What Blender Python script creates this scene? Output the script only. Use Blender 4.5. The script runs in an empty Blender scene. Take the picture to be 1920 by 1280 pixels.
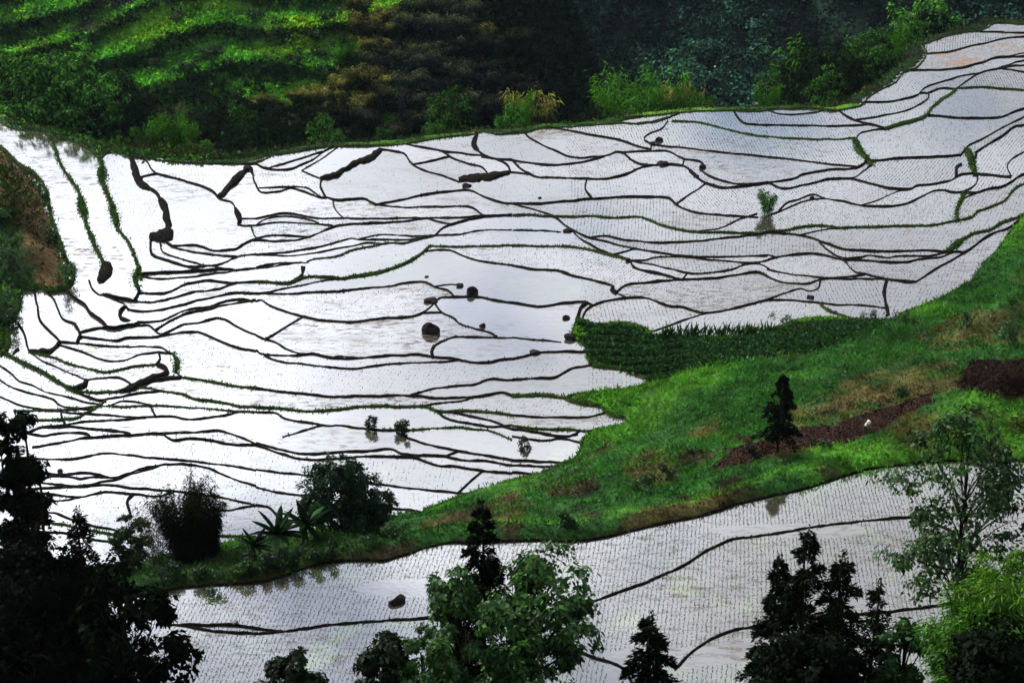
import bpy, math, random
import numpy as np
from mathutils import Vector
# ---------------------------------------------------------------- camera, sky, sun, exposure
SC = bpy.context.scene
COL = SC.collection
R = math.radians
PITCH = 25.0; TANH = math.tan(R(17.5)); CAMZ = 100.0
cd = bpy.data.cameras.new('camera'); cam = bpy.data.objects.new('camera', cd); COL.objects.link(cam)
cam.location = (0, 0, CAMZ); cam.rotation_euler = (R(90 - PITCH), 0, 0)
cd.sensor_fit = 'HORIZONTAL'; cd.angle = R(35); cd.clip_start = 0.5; cd.clip_end = 5000
SC.camera = cam
SUN_AZ, SUN_EL = -48.0, 40.0          # azimuth measured from +Y towards +X
sdir = Vector((math.sin(R(SUN_AZ)) * math.cos(R(SUN_EL)), math.cos(R(SUN_AZ)) * math.cos(R(SUN_EL)), math.sin(R(SUN_EL))))
sl = bpy.data.lights.new('sun', 'SUN'); sl.energy = 4.6; sl.angle = R(0.6); sl.color = (1.0, 0.93, 0.82)
so = bpy.data.objects.new('sun', sl); COL.objects.link(so)
so.rotation_euler = (-sdir).to_track_quat('-Z', 'Y').to_euler(); so.location = (-200, 200, 300)
W = bpy.data.worlds.new('World'); SC.world = W; W.use_nodes = True
def N(nt, t, **k):
    n = nt.nodes.new(t)
    for a, b in k.items(): setattr(n, a, b)
    return n
def build_world():
    nt = W.node_tree; nt.nodes.clear(); L = nt.links.new
    out = N(nt, 'ShaderNodeOutputWorld'); bg = N(nt, 'ShaderNodeBackground'); bg.inputs[1].default_value = 0.1
    sky = N(nt, 'ShaderNodeTexSky', sky_type='NISHITA', sun_disc=False)
    sky.sun_elevation = R(SUN_EL); sky.sun_rotation = R(SUN_AZ); sky.air_density = 1.0; sky.dust_density = 1.5
    tc = N(nt, 'ShaderNodeTexCoord')
    sep = N(nt, 'ShaderNodeSeparateXYZ'); L(tc.outputs['Generated'], sep.inputs[0])
    def M(op, a, b=None, c=None, clamp=False):
        n = N(nt, 'ShaderNodeMath', operation=op, use_clamp=clamp)
        for i, v in enumerate((a, b, c)):
            if v is None: continue
            if isinstance(v, (int, float)): n.inputs[i].default_value = v
            else: L(v, n.inputs[i])
        return n.outputs[0]
    zc = M('ADD', M('MAXIMUM', sep.outputs[2], 0.0), 0.22)
    px = M('DIVIDE', sep.outputs[0], zc); py = M('DIVIDE', sep.outputs[1], zc)
    cmb = N(nt, 'ShaderNodeCombineXYZ'); L(px, cmb.inputs[0]); L(py, cmb.inputs[1]); cmb.inputs[2].default_value = 3.7
    no = N(nt, 'ShaderNodeTexNoise'); L(cmb.outputs[0], no.inputs['Vector'])
    no.inputs['Scale'].default_value = 1.7; no.inputs['Detail'].default_value = 7; no.inputs['Roughness'].default_value = 0.55
    cov = N(nt, 'ShaderNodeMapRange'); L(no.outputs[0], cov.inputs[0])
    cov.inputs[1].default_value = 0.34; cov.inputs[2].default_value = 0.47
    no2 = N(nt, 'ShaderNodeTexNoise'); L(cmb.outputs[0], no2.inputs['Vector'])
    no2.inputs['Scale'].default_value = 3.1; no2.inputs['Detail'].default_value = 6
    dk = N(nt, 'ShaderNodeMapRange'); L(no2.outputs[0], dk.inputs[0])
    dk.inputs[1].default_value = 0.3; dk.inputs[2].default_value = 0.7; dk.inputs[3].default_value = 0.80; dk.inputs[4].default_value = 1.25
    vm = N(nt, 'ShaderNodeVectorMath', operation='DOT_PRODUCT'); L(tc.outputs['Generated'], vm.inputs[0]); vm.inputs[1].default_value = sdir
    g = M('POWER', M('MAXIMUM', vm.outputs['Value'], 0.0), 6.0)        # thin cloud scatters the sun forward
    hz = M('POWER', M('SUBTRACT', 1.0, M('MAXIMUM', sep.outputs[2], 0.0), clamp=True), 3.0)
    br = M('ADD', M('ADD', M('MULTIPLY', g, 28.0), 5.0), M('MULTIPLY', hz, 4.0))
    br = M('MULTIPLY', br, dk.outputs[0])
    cc = N(nt, 'ShaderNodeVectorMath', operation='SCALE'); cc.inputs[0].default_value = (0.95, 0.97, 1.04); L(br, cc.inputs['Scale'])
    mx = N(nt, 'ShaderNodeMix', data_type='RGBA', clamp_result=False); L(cov.outputs[0], mx.inputs[0])
    L(sky.outputs[0], mx.inputs[6]); L(cc.outputs[0], mx.inputs[7])
    L(mx.outputs[2], bg.inputs[0]); L(bg.outputs[0], out.inputs[0])
build_world()
vs = SC.view_settings; vs.view_transform = 'Standard'; vs.look = 'None'; vs.exposure = 0.0; vs.gamma = 1.0; vs.use_curve_mapping = False
rng = np.random.default_rng(7); random.seed(7)
MPP = TANH / 960.0                                   # metres per photo pixel per metre of view depth

# ---------------------------------------------------------------- geometry helpers
cp, sp = math.cos(R(PITCH)), math.sin(R(PITCH))
def ray(u, v):
    u = np.asarray(u, float); v = np.asarray(v, float)
    a = (u - 960) * MPP; b = (640 - v) * MPP
    return a, cp + b * sp, -sp + b * cp              # direction x, y, z
def TM(x, y):                                        # the even slope on which the middle terraces are cut
    return 5.2 + 0.006 * (y - 160)
def TN(x, y): return 20 + 0.02 * (y - 115)
def onto(T, u, v):
    dx, dy, dz = ray(u, v); z = np.full(np.shape(dx), 8.0)
    for _ in range(25):
        t = (z - CAMZ) / dz; z = 0.5 * z + 0.5 * T(dx * t, dy * t)
    t = (z - CAMZ) / dz
    return np.stack([dx * t, dy * t], -1)
def catmull(P, step):
    P = np.asarray(P, float); out = []
    if len(P) < 3:
        n = max(2, int(np.hypot(*(P[1] - P[0])) / step) + 1); s = np.linspace(0, 1, n)[:, None]; return P[0] * (1 - s) + P[1] * s
    Q = np.vstack([2 * P[0] - P[1], P, 2 * P[-1] - P[-2]])
    for i in range(1, len(Q) - 2):
        n = max(1, int(np.hypot(*(Q[i + 1] - Q[i])) / step)); t = (np.arange(n) / n)[:, None]
        a, b, c, d = Q[i - 1], Q[i], Q[i + 1], Q[i + 2]
        out.append(0.5 * (2 * b + (c - a) * t + (2 * a - 5 * b + 4 * c - d) * t ** 2 + (3 * b - a - 3 * c + d) * t ** 3))
    out.append(P[-1:]); return np.vstack(out)
def inpoly(x, y, P):
    x = np.asarray(x, float); y = np.asarray(y, float); r = np.zeros(x.shape, bool)
    n = len(P)
    for i in range(n):
        x1, y1 = P[i]; x2, y2 = P[(i + 1) % n]
        if y1 == y2: continue
        c = ((y1 > y) != (y2 > y)) & (x < (x2 - x1) * (y - y1) / (y2 - y1) + x1); r ^= c
    return r
def distpoly(x, y, P, closed=True):
    d = np.full(np.shape(x), 1e9); n = len(P)
    for i in range(n if closed else n - 1):
        ax, ay = P[i]; bx, by = P[(i + 1) % n]; ex, ey = bx - ax, by - ay; L2 = ex * ex + ey * ey + 1e-12
        t = np.clip(((x - ax) * ex + (y - ay) * ey) / L2, 0, 1)
        d = np.minimum(d, (x - ax - t * ex) ** 2 + (y - ay - t * ey) ** 2)
    return np.sqrt(d)
# value noise, vectorised
_T = np.random.default_rng(3).random((256, 256))
def vn(x, y):
    x = np.asarray(x, float); y = np.asarray(y, float)
    xi = np.floor(x).astype(int); yi = np.floor(y).astype(int); fx = x - xi; fy = y - yi
    fx = fx * fx * (3 - 2 * fx); fy = fy * fy * (3 - 2 * fy)
    g = lambda a, b: _T[a % 256, b % 256]
    return (g(xi, yi) * (1 - fx) + g(xi + 1, yi) * fx) * (1 - fy) + (g(xi, yi + 1) * (1 - fx) + g(xi + 1, yi + 1) * fx) * fy
def fbm(x, y, o=4):
    s = 0; a = 0.5; f = 1
    for i in range(o): s = s + a * vn(x * f + 17 * i, y * f + 31 * i); a *= 0.5; f *= 2.03
    return s / (1 - 0.5 ** o)

def mesh_of(name, V, F, col=None, smooth=False):
    """V (n,3), F (m,k) indices, col (n,3) or (m,3) per face"""
    V = np.ascontiguousarray(V, np.float32); F = np.ascontiguousarray(F, np.int32); m, k = F.shape
    me = bpy.data.meshes.new(name); me.vertices.add(len(V)); me.vertices.foreach_set('co', V.ravel())
    me.loops.add(m * k); me.loops.foreach_set('vertex_index', F.ravel()); me.polygons.add(m)
    me.polygons.foreach_set('loop_start', np.arange(0, m * k, k, dtype=np.int32))
    if smooth: me.polygons.foreach_set('use_smooth', np.ones(m, bool))
    me.update(calc_edges=True)
    if col is not None:
        col = np.asarray(col, np.float32)
        a = me.color_attributes.new('Col', 'FLOAT_COLOR', 'POINT')
        if len(col) != len(V): c = np.zeros((len(V), 3), np.float32); c[F.ravel()] = np.repeat(col, k, 0)
        else: c = col
        a.data.foreach_set('color', np.hstack([c, np.ones((len(V), 1), np.float32)]).ravel())
    return me
def link(name, me, mat=None, parent=None, loc=None, **props):
    o = bpy.data.objects.new(name, me); COL.objects.link(o)
    if mat is not None and len(me.materials) == 0: me.materials.append(mat)
    if parent is not None: o.parent = parent
    if loc is not None: o.location = loc
    for a, b in props.items(): o[a] = b
    return o
def empty(name, loc, label, cat, group=None, rz=0, s=1.0):
    o = bpy.data.objects.new(name, None); COL.objects.link(o); o.location = loc; o.rotation_euler = (0, 0, rz); o.scale = (s, s, s) if not isinstance(s, tuple) else s
    o.empty_display_size = 0.3; o['label'] = label; o['category'] = cat
    if group: o['group'] = group
    return o
def copy_tree(o, loc, rz, s, label, group=None):
    r = o.copy(); COL.objects.link(r); r.location = loc; r.rotation_euler = (0, 0, rz); r.scale = s if isinstance(s, tuple) else (s, s, s)
    r['label'] = label
    if group: r['group'] = group
    for ch in list(o.children):
        c = ch.copy(); COL.objects.link(c); c.parent = r
    return r
# ---------------------------------------------------------------- surveyed lines of the terraces
# blocks: "@ x0 y0" is a corner; then each line: width[g] x,y x,y ... (quarter pixels of the photograph from that corner)
LINES = '''
@ 0 200
9g 370,230 420,330 455,440 520,540 580,620 610,700
19g 605,690 615,760 640,820
10g 640,820 645,880 690,980 720,1060 800,1170
9g 740,390 765,440 770,480
22g 770,450 770,510 765,560
11g 765,560 800,640 820,690 840,760
17g 850,750 865,830 870,900
8g 870,880 900,940 960,1010 1000,1100 1030,1180 1060,1280
20 985,400 1010,470 1020,540 1060,590 1120,620
9 1120,620 1170,650 1200,710
22 1200,700 1240,770 1260,850 1275,930
34 1275,910 1220,985 1130,975
8 1120,970 1130,1080 1160,1125 1270,1160 1400,1200 1560,1205 1700,1200
5 1290,1010 1480,1040 1600,1080 1750,1070 1830,1030 1920,990
5 1200,1015 1320,1060 1500,1100 1770,1110
4 1180,1050 1220,1090 1320,1130 1540,1190 1650,1180 1800,1120 1920,1110
4 970,388 1090,400 1130,460 1175,502
6 1175,502 1070,520
5 1170,500 1400,560 1520,600 1600,640 1650,690 1740,720 1770,780
12 1765,770 1800,850 1785,885
6 1785,885 1830,900 1920,890
20 1650,665 1720,600 1830,500
12 1830,490 1870,460 1895,500
4 1895,500 1900,550 1925,600
4 1820,832 1920,842
2 1880,910 1900,960 1915,990
3 1100,385 1400,425 1700,430 1920,432
@ 480 200
5 0,430 80,465 250,470 340,440 440,390 500,340 580,300
4 80,450 300,400 500,345
2 340,480 450,420 560,350 620,305
2 340,480 480,520
15 940,320 860,380 760,420 670,470
13 670,470 600,510 490,545
8 485,540 480,600 520,670
4 940,320 1020,330 1110,350 1150,410 1200,450 1290,490 1400,520 1520,550
17 1520,565 1750,525 1905,485
6 1905,490 1895,450 1850,410 1700,370
4 1120,290 1380,330 1550,350 1690,370
3 1180,430 1450,380
3 1380,330 1470,380 1600,430 1700,460 1745,500
16 1665,235 1630,290 1665,330
6 1665,330 1710,365 1780,390 1925,400
4 0,590 40,640 160,640 260,610 370,640 470,680 530,680
3 20,610 250,600 370,608 430,640 500,675
5 530,680 620,700 800,690 860,720 900,735
4 900,722 1080,700 1320,650 1500,630 1610,630 1700,670 1820,715 1925,725
4 900,738 1100,755 1400,750 1590,750 1660,780 1700,810 1760,820
4 570,700 600,780 660,830
4 0,840 190,800 320,810 440,835 660,840 900,840 1240,835 1500,832 1700,820 1925,815
3 0,880 80,840 200,825 330,835 440,860 470,880
3 0,892 180,870 440,880 560,890 590,905
5 0,1045 200,1010 380,985 470,950 580,905 720,880 1000,870 1180,850 1280,835
3 1280,835 1370,860 1470,880
5 1340,970 1400,910 1470,880 1600,845 1720,825
4 0,990 150,965 400,965
4 0,1105 250,1090 480,1050 700,990 760,995 1000,1000 1200,995 1300,975
3 780,990 920,965 1060,965 1200,970 1340,968 1540,955 1680,930 1925,925
3 0,1130 250,1120 450,1095 640,1060 820,1025 920,1025 970,1030
4g 380,1180 430,1145 600,1125 720,1080 860,1050 1000,1025 1100,1025 1260,985 1340,968
4 0,1175 120,1180 380,1165
3 0,1210 200,1190 340,1180
8 360,1200 350,1280 320,1300
7g 1310,1045 1260,1085 1200,1130 1130,1170 1030,1210 900,1250 720,1275
4g 1310,1045 1500,1050 1700,1045 1920,1040
3 1260,1090 1380,1075 1470,1080 1560,1120 1700,1160 1920,1187
@ 960 200
5 95,205 150,250 300,320 400,365 520,385 650,375 720,365 780,340 840,340
4 0,400 200,430 350,435 560,410 690,370
4 300,158 480,190 650,220 800,250 950,300 1040,320
5 840,345 960,335 1160,335 1240,370 1290,390
5g 710,130 820,125 960,125 1080,110 1200,110
2 990,120 1150,85 1260,55
4 1160,130 1120,170 1030,200 990,230 990,255 1040,285 1045,320
6g 1240,115 1350,115 1480,140 1600,170 1760,205 1920,225
2 1050,280 1280,310 1480,335 1650,350 1920,380
4 1660,50 1700,90 1760,130 1920,140
5 840,350 900,400 970,435 1080,435 1180,430 1300,450 1350,500
9 1330,480 1390,530
6 1390,530 1470,580 1600,605 1840,620
5 0,430 60,460 120,500 220,530 500,540 700,540 850,510 960,460 1060,440
3 0,520 140,525
7 560,545 550,620 600,690
5 0,725 200,725 400,710 600,690 800,680 1000,675 1140,680 1190,690 1230,730 1300,770 1400,800 1600,815 1840,805
2 1240,710 1440,590
4 1340,390 1410,410 1440,450 1420,480 1500,530 1600,560 1700,580 1830,580 1920,570
4 1290,390 1285,440
4 0,750 150,770 250,800 330,830 400,890 500,950 590,985 700,1010 800,1040 960,1070 1200,1110 1500,1130 1920,1110
4g 0,810 130,810 260,820 440,825 600,820 700,830 860,830 960,825 1060,860 1110,885 1250,920 1400,940 1700,945 1850,945
4 1400,940 1560,910 1700,850 1860,830
4 600,970 700,970 860,1000 1100,1020 1350,1010 1550,990 1780,965 1920,945
3 0,925 200,930 370,940
5 430,930 500,980 600,1040 680,1080 760,1110 870,1145
5g 0,1040 200,1050 440,1050 560,1070 700,1105 870,1147
2 760,1095 930,1085
2 900,1160 1000,1150 1100,1130 1300,1130 1500,1150 1800,1170 1920,1150
4 870,1150 960,1170 1080,1190 1200,1220 1330,1250 1500,1245 1650,1220 1750,1180 1860,1180 1920,1230
5 880,1170 920,1210 1050,1240 1180,1275 1260,1295
3 0,1190 150,1220 270,1225 380,1235 450,1275
@ 1440 0
3 1540,245 1700,240 1920,245 2080,235
4 1190,405 1350,390 1500,350 1650,320 1780,290 1920,275 2080,255
4 1060,525 1250,525 1450,510 1550,480 1620,465 1720,430 1920,422 2080,415
2 1820,420 1920,400 2080,370
3 740,785 900,765 1020,740 1130,710 1150,685 1200,650 1350,600 1450,570 1590,550
3 1590,550 1750,500 1850,470 1920,455 2080,420
4 1140,690 1200,700 1200,740 1130,790 1000,840 850,870 670,885
5 1410,670 1500,600 1600,545 1740,515 1850,490 1920,490 2080,480
3 1760,515 1920,540 2080,560
3 1210,680 1300,665 1410,662
3g 1420,660 1600,655 1750,665 1920,680 2080,690
9g 1410,670 1370,710 1290,760 1230,810 1180,870 1100,900 1000,930 900,960 870,965
5 530,840 600,880 720,920 800,940 870,960
5 870,965 760,980 690,1000 650,1040
3 1200,880 1400,880 1600,885 1750,875 1850,835 1920,815 2080,770
3 0,860 120,860 300,850 420,830
3 0,940 200,940 500,945 680,940 760,935
5g 0,1030 300,1045 500,1045 640,1050
16g 655,1050 680,1120 730,1180 775,1240
4 790,1190 1000,1185 1200,1180 1350,1170 1440,1165
5 1440,1165 1500,1100 1600,1050 1700,990 1820,930 1920,880 2080,790
5 1560,1140 1640,1090 1750,1020 1850,950 1920,940 2080,890
16g 1490,1130 1525,1190 1530,1270
2 0,1180 200,1200 450,1230 660,1240
4 2080,1060 1920,1140 1850,1180 1800,1230 1800,1270 1825,1330
8 1530,1130 1560,1160 1550,1210
@ 1440 300
4 0,165 200,140 260,110 450,75 600,70 700,40 740,10
4 0,220 120,215 300,180 450,145 620,135 700,100 780,40
4 620,145 800,185 950,215 1080,215
4 1080,215 1120,190 1250,180 1370,150 1440,110 1500,105
9 1400,105 1420,60 1455,35
5 60,360 150,320 250,290 340,262 420,290 550,310 700,340 860,350 980,340 1080,310 1180,260 1240,235 1320,230 1400,245 1500,225 1560,180 1570,130
3 0,420 120,370 220,330 330,300 420,295
2 700,320 800,310 900,270 980,235 1080,215
12g 1530,20 1540,110
9 1560,110 1700,118 1840,125
3 1420,250 1560,245 1640,220 1750,205 1820,170 1880,120 1920,105 2080,50
10g 1480,275 1430,340 1415,430
3 1490,300 1560,250
5g 0,540 130,530 240,505 440,495 560,510 800,500 1000,495 1200,490 1350,465 1530,430 1560,390 1620,370 1700,340 1790,290 1850,220 1920,180 2080,100
3 240,555 400,530 550,510
5 0,540 160,555 320,585 420,620 560,665 700,680 900,685 1180,680 1340,688
4 380,610 450,680 560,730 700,730 750,715 900,730 1000,720 1200,720 1340,690
4 560,750 700,750 850,765 1020,765 1130,745 1280,730 1400,690 1450,660
13g 1350,680 1400,640 1460,600
7g 1460,600 1550,550 1680,520 1740,480 1820,450 1920,400
5 920,920 1080,920 1150,890 1250,820 1400,740 1550,640 1680,550 1800,510 1900,440
4 0,750 60,730 180,710 300,700 420,715 560,750 600,790 660,840 740,860 860,890 920,900 1100,900
9 890,900 870,980 880,1060 905,1160
4 0,810 100,845 250,865 450,885 650,870 720,865
3 0,880 120,920 300,925 420,890 640,890 860,910
4 0,1050 130,1000 240,965 310,985 380,960 400,925
3 0,1050 160,1050 330,1065 500,1085 700,1090 880,1105
4g 380,1080 460,1130 600,1180 640,1195
3 0,715 60,735
@ 0 500
8 255,160 265,240 280,300 300,400 370,480 450,560
7 345,180 400,240 430,310 470,390 560,430 590,480
6 470,160 560,240 640,290 680,350 760,410 800,450
34 800,10 775,70 735,110
7 665,105 690,170 745,215 800,210
6 800,210 870,235 960,250 1100,270 1200,260 1320,230 1450,190 1550,180 1650,165 1780,120
11g 1060,0 1010,90 1045,170
7 1045,170 1030,210 1010,255
5 1080,40 1240,45 1500,30 1700,20 1780,10
5 1060,100 1200,95 1400,80 1560,60 1700,40 1920,15
4 1060,200 1200,200 1290,180 1400,130 1550,105 1740,120 1920,110
5 780,230 850,250 940,290 960,320 1050,335 1230,320 1350,290 1500,250 1660,215 1760,200 1920,202
9 940,290 900,340 910,390 980,410 1040,415
5 1040,415 1200,410 1300,370 1400,325 1560,300 1700,260 1830,245 1900,260
4 800,455 860,460 960,440 1050,420
6 600,485 760,460 820,455
6 1180,460 1260,420 1400,350 1560,320 1700,285 1920,260
4 960,440 1040,440 1120,440 1160,480 1210,510 1300,470 1380,430 1500,420 1620,385 1700,400 1760,440 1860,490 1920,512
9 560,430 590,480 600,510 570,560
4 610,530 760,545 880,555 960,530 1150,530 1250,510 1400,490 1480,490 1560,520 1650,560 1780,610 1920,627
4 450,570 650,580 850,600 1000,600 1120,600 1200,605 1260,640 1310,660
12g 1305,650 1335,720 1315,790
5 1315,790 1365,825
12 450,565 400,620 310,640 220,630
4 460,610 560,620 650,650 740,690 850,710 950,700 1050,660 1190,640
4 1190,645 1290,650
7 1190,640 1200,690 1170,735
5g 220,640 400,680 520,730 680,770 820,790 950,760 1040,745 1180,735
11 1180,735 1245,765 1260,800
13 1260,800 1150,835 1060,870 980,910 920,935
8 135,430 180,500 200,590 215,640
9 140,615 110,640 90,665
14g 25,400 50,500 60,600 10,640
6g 0,660 100,680 200,730 320,790 420,850 520,910 620,940 740,945 900,935
3 210,660 320,710 400,740 500,790 600,830 650,850
11 655,850 640,885 550,900
3 650,850 760,835 900,835 1000,870
4 -60,700 0,740 80,800 150,860 240,890 340,940 500,975 620,1010 760,1030
5 -60,815 0,850 100,910 200,940 300,965 400,1000 450,1040 560,1060 700,1065
4 -60,945 0,975 100,1020 200,1050 400,1075 560,1070
5 520,920 620,960 740,1000 840,985 1000,955 1200,940
4g 940,930 1060,905 1200,930 1350,950 1450,990 1560,1005 1700,1025 1800,1050 1920,1055
5g 1360,825 1500,850 1650,875 1800,900 1920,912
9 1000,890 1100,865 1200,850 1360,825
3 820,1030 900,1010 1000,1010 1170,1025
4g 100,1080 400,1080 640,1060 780,1045 900,1050 1150,1045 1300,1050 1500,1060 1700,1080 1920,1090
4 480,1100 700,1105 850,1115 1040,1130 1270,1120 1380,1140 1500,1140 1700,1110 1800,1090
6g 60,1150 130,1150 400,1150 560,1140 640,1100 740,1050 800,1010
3 1130,1060 1160,1110
3 480,1190 640,1160 860,1150 1100,1145
6 470,1070 460,1110 490,1190
4 480,1190 300,1205 240,1240 100,1270
4 480,1190 640,1210 760,1225 900,1240 980,1255
@ 480 500
6g 0,115 180,125 260,120 310,100 370,80 450,75 580,80 650,90 720,75 850,50 980,20
8 350,0 350,50 260,115
3 0,200 150,180 300,150 500,110 660,90
4 0,205 180,205 400,195 600,185 800,165 920,155 1020,145 1100,125 1230,110 1290,125 1340,150 1440,180 1480,210
3 1340,137 1450,135 1530,140
4 0,255 40,250 100,290 200,330 330,370 450,395 560,410 720,415 850,400 1000,385 1150,375 1240,350 1310,300 1370,240 1450,225 1660,225 1780,250 1920,270
5 1370,300 1390,345 1480,385 1530,430 1640,465 1750,490 1805,525
2 1250,355 1380,345
5 0,510 60,540 140,565 230,620 350,655 430,655 550,680 700,690 800,685 950,670 1200,660 1330,680 1480,690 1620,715 1740,720 1830,700 1920,695
3 0,630 60,660 300,665 430,655
2 570,680 620,670 760,685
3 60,665 150,705 300,725 450,745 700,765 900,745 1060,725 1400,715 1520,710
4 1340,590 1400,560 1500,530 1700,530 1920,532
9 1345,590 1315,640 1330,680
2 80,530 350,400
6 0,910 200,940 400,955 570,975 800,970 1060,965 1200,970 1350,985 1500,985 1640,975 1760,955 1850,945 1920,962
3 1150,945 1240,940 1350,910 1500,895 1640,885 1720,850 1780,840 1860,850 1920,850
6g 0,1052 150,1060 260,1075 400,1085 560,1075 700,1060 850,1045 1100,1050 1250,1045 1350,1080 1440,1085 1550,1080 1760,1090 1920,1112
3 1250,1045 1400,1020 1540,1005 1640,975
4 0,1090 140,1095 200,1130 300,1155 440,1175 520,1190 640,1190 760,1210 950,1225 1050,1240
3 200,1280 350,1230 510,1195
4g 950,1230 1150,1225 1300,1215 1500,1205 1640,1220 1760,1230 1920,1270
5 1340,1110 1420,1135 1560,1170 1700,1195 1850,1200 1920,1215
5 1440,1085 1560,1110 1700,1140 1780,1160 1860,1190 1920,1190
@ 960 500
4 0,-5 160,20 340,30 400,50 470,75 600,100 720,130 760,150
10 760,145 745,175 790,200
4 785,200 870,235
5 900,0 1000,35 1150,70 1260,95
5 800,160 860,135 1000,120 1150,105 1260,95 1450,90 1600,75 1800,40 1870,50 1920,75
3 1280,90 1320,50
4 600,290 700,260 850,235 980,230 1080,260 1180,295 1260,300 1330,320 1400,340 1470,345 1600,325 1700,305 1840,265 1920,250
4 0,270 150,295 230,300 400,270 540,265 600,290
10 560,275 510,320 480,380
6 600,290 550,330 520,400
1 1040,490 1250,415 1460,350
3 0,535 200,550 370,565
4 0,690 120,665 200,645 370,635 520,640 600,640
5 0,850 200,835 330,825 450,765 600,745
9g 0,965 150,965 300,970 420,990 600,1030
4 0,1115 150,1125 380,1130 560,1125 700,1115
6g 0,1190 130,1215 300,1220 440,1225 570,1230 700,1210 830,1205
3 0,1230 200,1245 400,1270 500,1260
@ 0 780
5 240,235 400,210 600,170 760,155 900,145 1000,145 1150,130 1300,130 1450,120 1600,110 1660,115 1750,140 1820,160 1920,205
4 1210,145 1300,180 1400,170 1500,170 1600,185 1700,210 1920,220
4 120,310 250,320 460,325 560,320 700,290 800,280 950,290 1200,320 1500,345 1700,370 1920,400
5 120,340 240,380 300,410 340,430 500,435 640,425 750,440 850,460 960,430 1100,385 1190,375 1240,360 1400,365 1550,390 1650,430 1780,480 1920,530
4 260,450 400,450 540,455 600,470 700,455 850,460
4 100,470 310,500 450,515 620,520 760,495 870,475 1000,430 1100,400 1190,380
5 100,550 340,540 600,530 700,520 840,520 1000,540 1100,545 1190,555 1400,570 1600,600 1750,630 1920,670
4 100,560 340,580 500,600 620,605 680,590 800,570 960,580 1040,590 1200,600 1300,600
4 100,650 360,640 500,630 600,610
9 1000,590 950,640 980,750
4 100,720 360,725 440,735 520,770 620,800 720,830 880,860 1000,900
6g 100,780 320,795 500,820 640,850 800,880 900,900 1000,950
3 100,860 360,870 500,880 720,930 830,945 1000,1010
3 1600,705 1680,710 1920,720
3g 1500,890 1730,900 1920,900
4 200,185 330,150 380,140 500,125 650,130 680,160
3 200,130 280,95 460,85 550,80 660,95 800,100 900,115 980,140
@ 480 780
5 0,210 200,255 300,275 440,285 600,270 850,260 960,245 1030,250 1090,280 1200,292 1300,295 1420,300 1550,330 1750,340 1920,370
5 0,215 100,250 200,285 300,315 400,325 500,325 680,310 850,300 1070,305 1180,310 1280,345 1370,370 1500,380 1700,410 1920,420
4 1050,150 1180,180 1350,225 1520,260 1700,290 1920,330
2 1420,300 1520,260
4 0,405 200,425 350,440 620,475 900,510
4 900,510 1100,535 1300,555 1500,575 1620,590
2 1520,570 1700,420
5 0,525 100,560 200,575 330,595 600,630 800,670 990,690
6 990,690 1190,710 1260,732
6 0,670 100,685 150,740 200,780 280,790 500,830
@ 960 780
4 0,330 290,345 380,350
4 0,372 320,375
4 0,430 200,425
4 0,180 200,185 350,170 450,185 490,205
3 0,100 150,120 300,150 430,150 520,130
'''
FRONT = '''
@ 0 0
5 1240,4684 1500,4686 1720,4688 1920,4712 2120,4728
6 1320,4740 1600,4732 1920,4752 2160,4728 2400,4696 2720,4664 3120,4640 3360,4624 3600,4620 3920,4600 4240,4548 4440,4512
8 4440,4512 4640,4440 4840,4368 5000,4300 5160,4220 5320,4120 5480,4048 5680,4020 5920,3980 6240,3932 6560,3900 6840,3880 7040,3940 7200,4020 7340,4140 7700,4260
6 5060,5020 5200,4880 5360,4780 5520,4720 5760,4688 6080,4640 6480,4600 6720,4580 7120,4528 7400,4480 7700,4420
7 3640,4660 4000,4770 4240,4840 4440,4928 4680,5020 4840,5300
6 6800,5300 6960,5160 7120,5080 7320,5040 7700,4980
'''
OUT_M = [(-40,252),(-40,205),(0,229),(15,238),(38,243),(78,248),(100,260),(130,263),(165,280),(187,297),(205,284),(240,292),(275,297),(320,303),(380,306),(440,307),(480,305),
(515,290),(560,284),(610,276),(640,275),(700,274),(755,270),(800,263),(840,257),(880,253),(905,247),(935,252),(960,250),(985,248),(1025,240),(1080,237),(1137,232),(1180,222),(1230,216),(1270,212),(1320,208),(1370,207),(1420,209),(1440,206),(1480,204),(1530,205),(1560,209),(1572,208),(1615,198),(1625,185),(1648,170),(1680,155),(1695,135),(1717,128),(1735,108),(1738,97),(1732,85),(1765,72),(1800,62),(1845,55),(1870,42),(1920,45),(1960,40),
(1960,375),(1920,402),(1907,420),(1890,440),(1877,460),(1865,475),(1845,492),(1830,510),(1815,530),(1790,547),(1770,557),(1740,570),(1712,580),(1690,590),(1672,605),
(1620,601),(1560,598),(1500,601),(1470,610),(1440,620),(1425,628),(1385,632),(1335,633),(1300,632),(1255,630),(1222,624),(1207,617),(1172,606),(1140,608),(1115,611),(1095,602),(1082,600),
(1076,615),(1072,632),(1088,640),(1104,652),(1112,663),(1100,664),(1105,678),(1115,686),(1150,689),(1185,697),(1212,708),(1220,715),(1208,722),(1190,727),(1150,733),(1110,736),(1075,741),(1062,748),(1090,757),(1125,762),(1135,772),(1147,779),(1172,784),(1176,791),(1165,802),(1130,806),(1105,815),(1090,828),(1090,842),(1075,860),(1045,873),(1030,885),(1000,893),(960,901),(920,915),(880,927),(850,935),(820,948),(795,957),(790,970),(785,981),(750,990),(720,1000),(600,1010),(430,1030),(300,1050),(200,1075),(80,1090),(-40,1100),(-40,648),
(0,650),(6,612),(24,596),(37,570),(37,545),(50,541),(62,545),(72,539),(85,545),(100,548),(115,542),(124,541),(136,530),(137,505),(125,490),(112,455),(102,425),(93,390),(82,350),(62,325),(40,312),(18,292),(0,277)]
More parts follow.
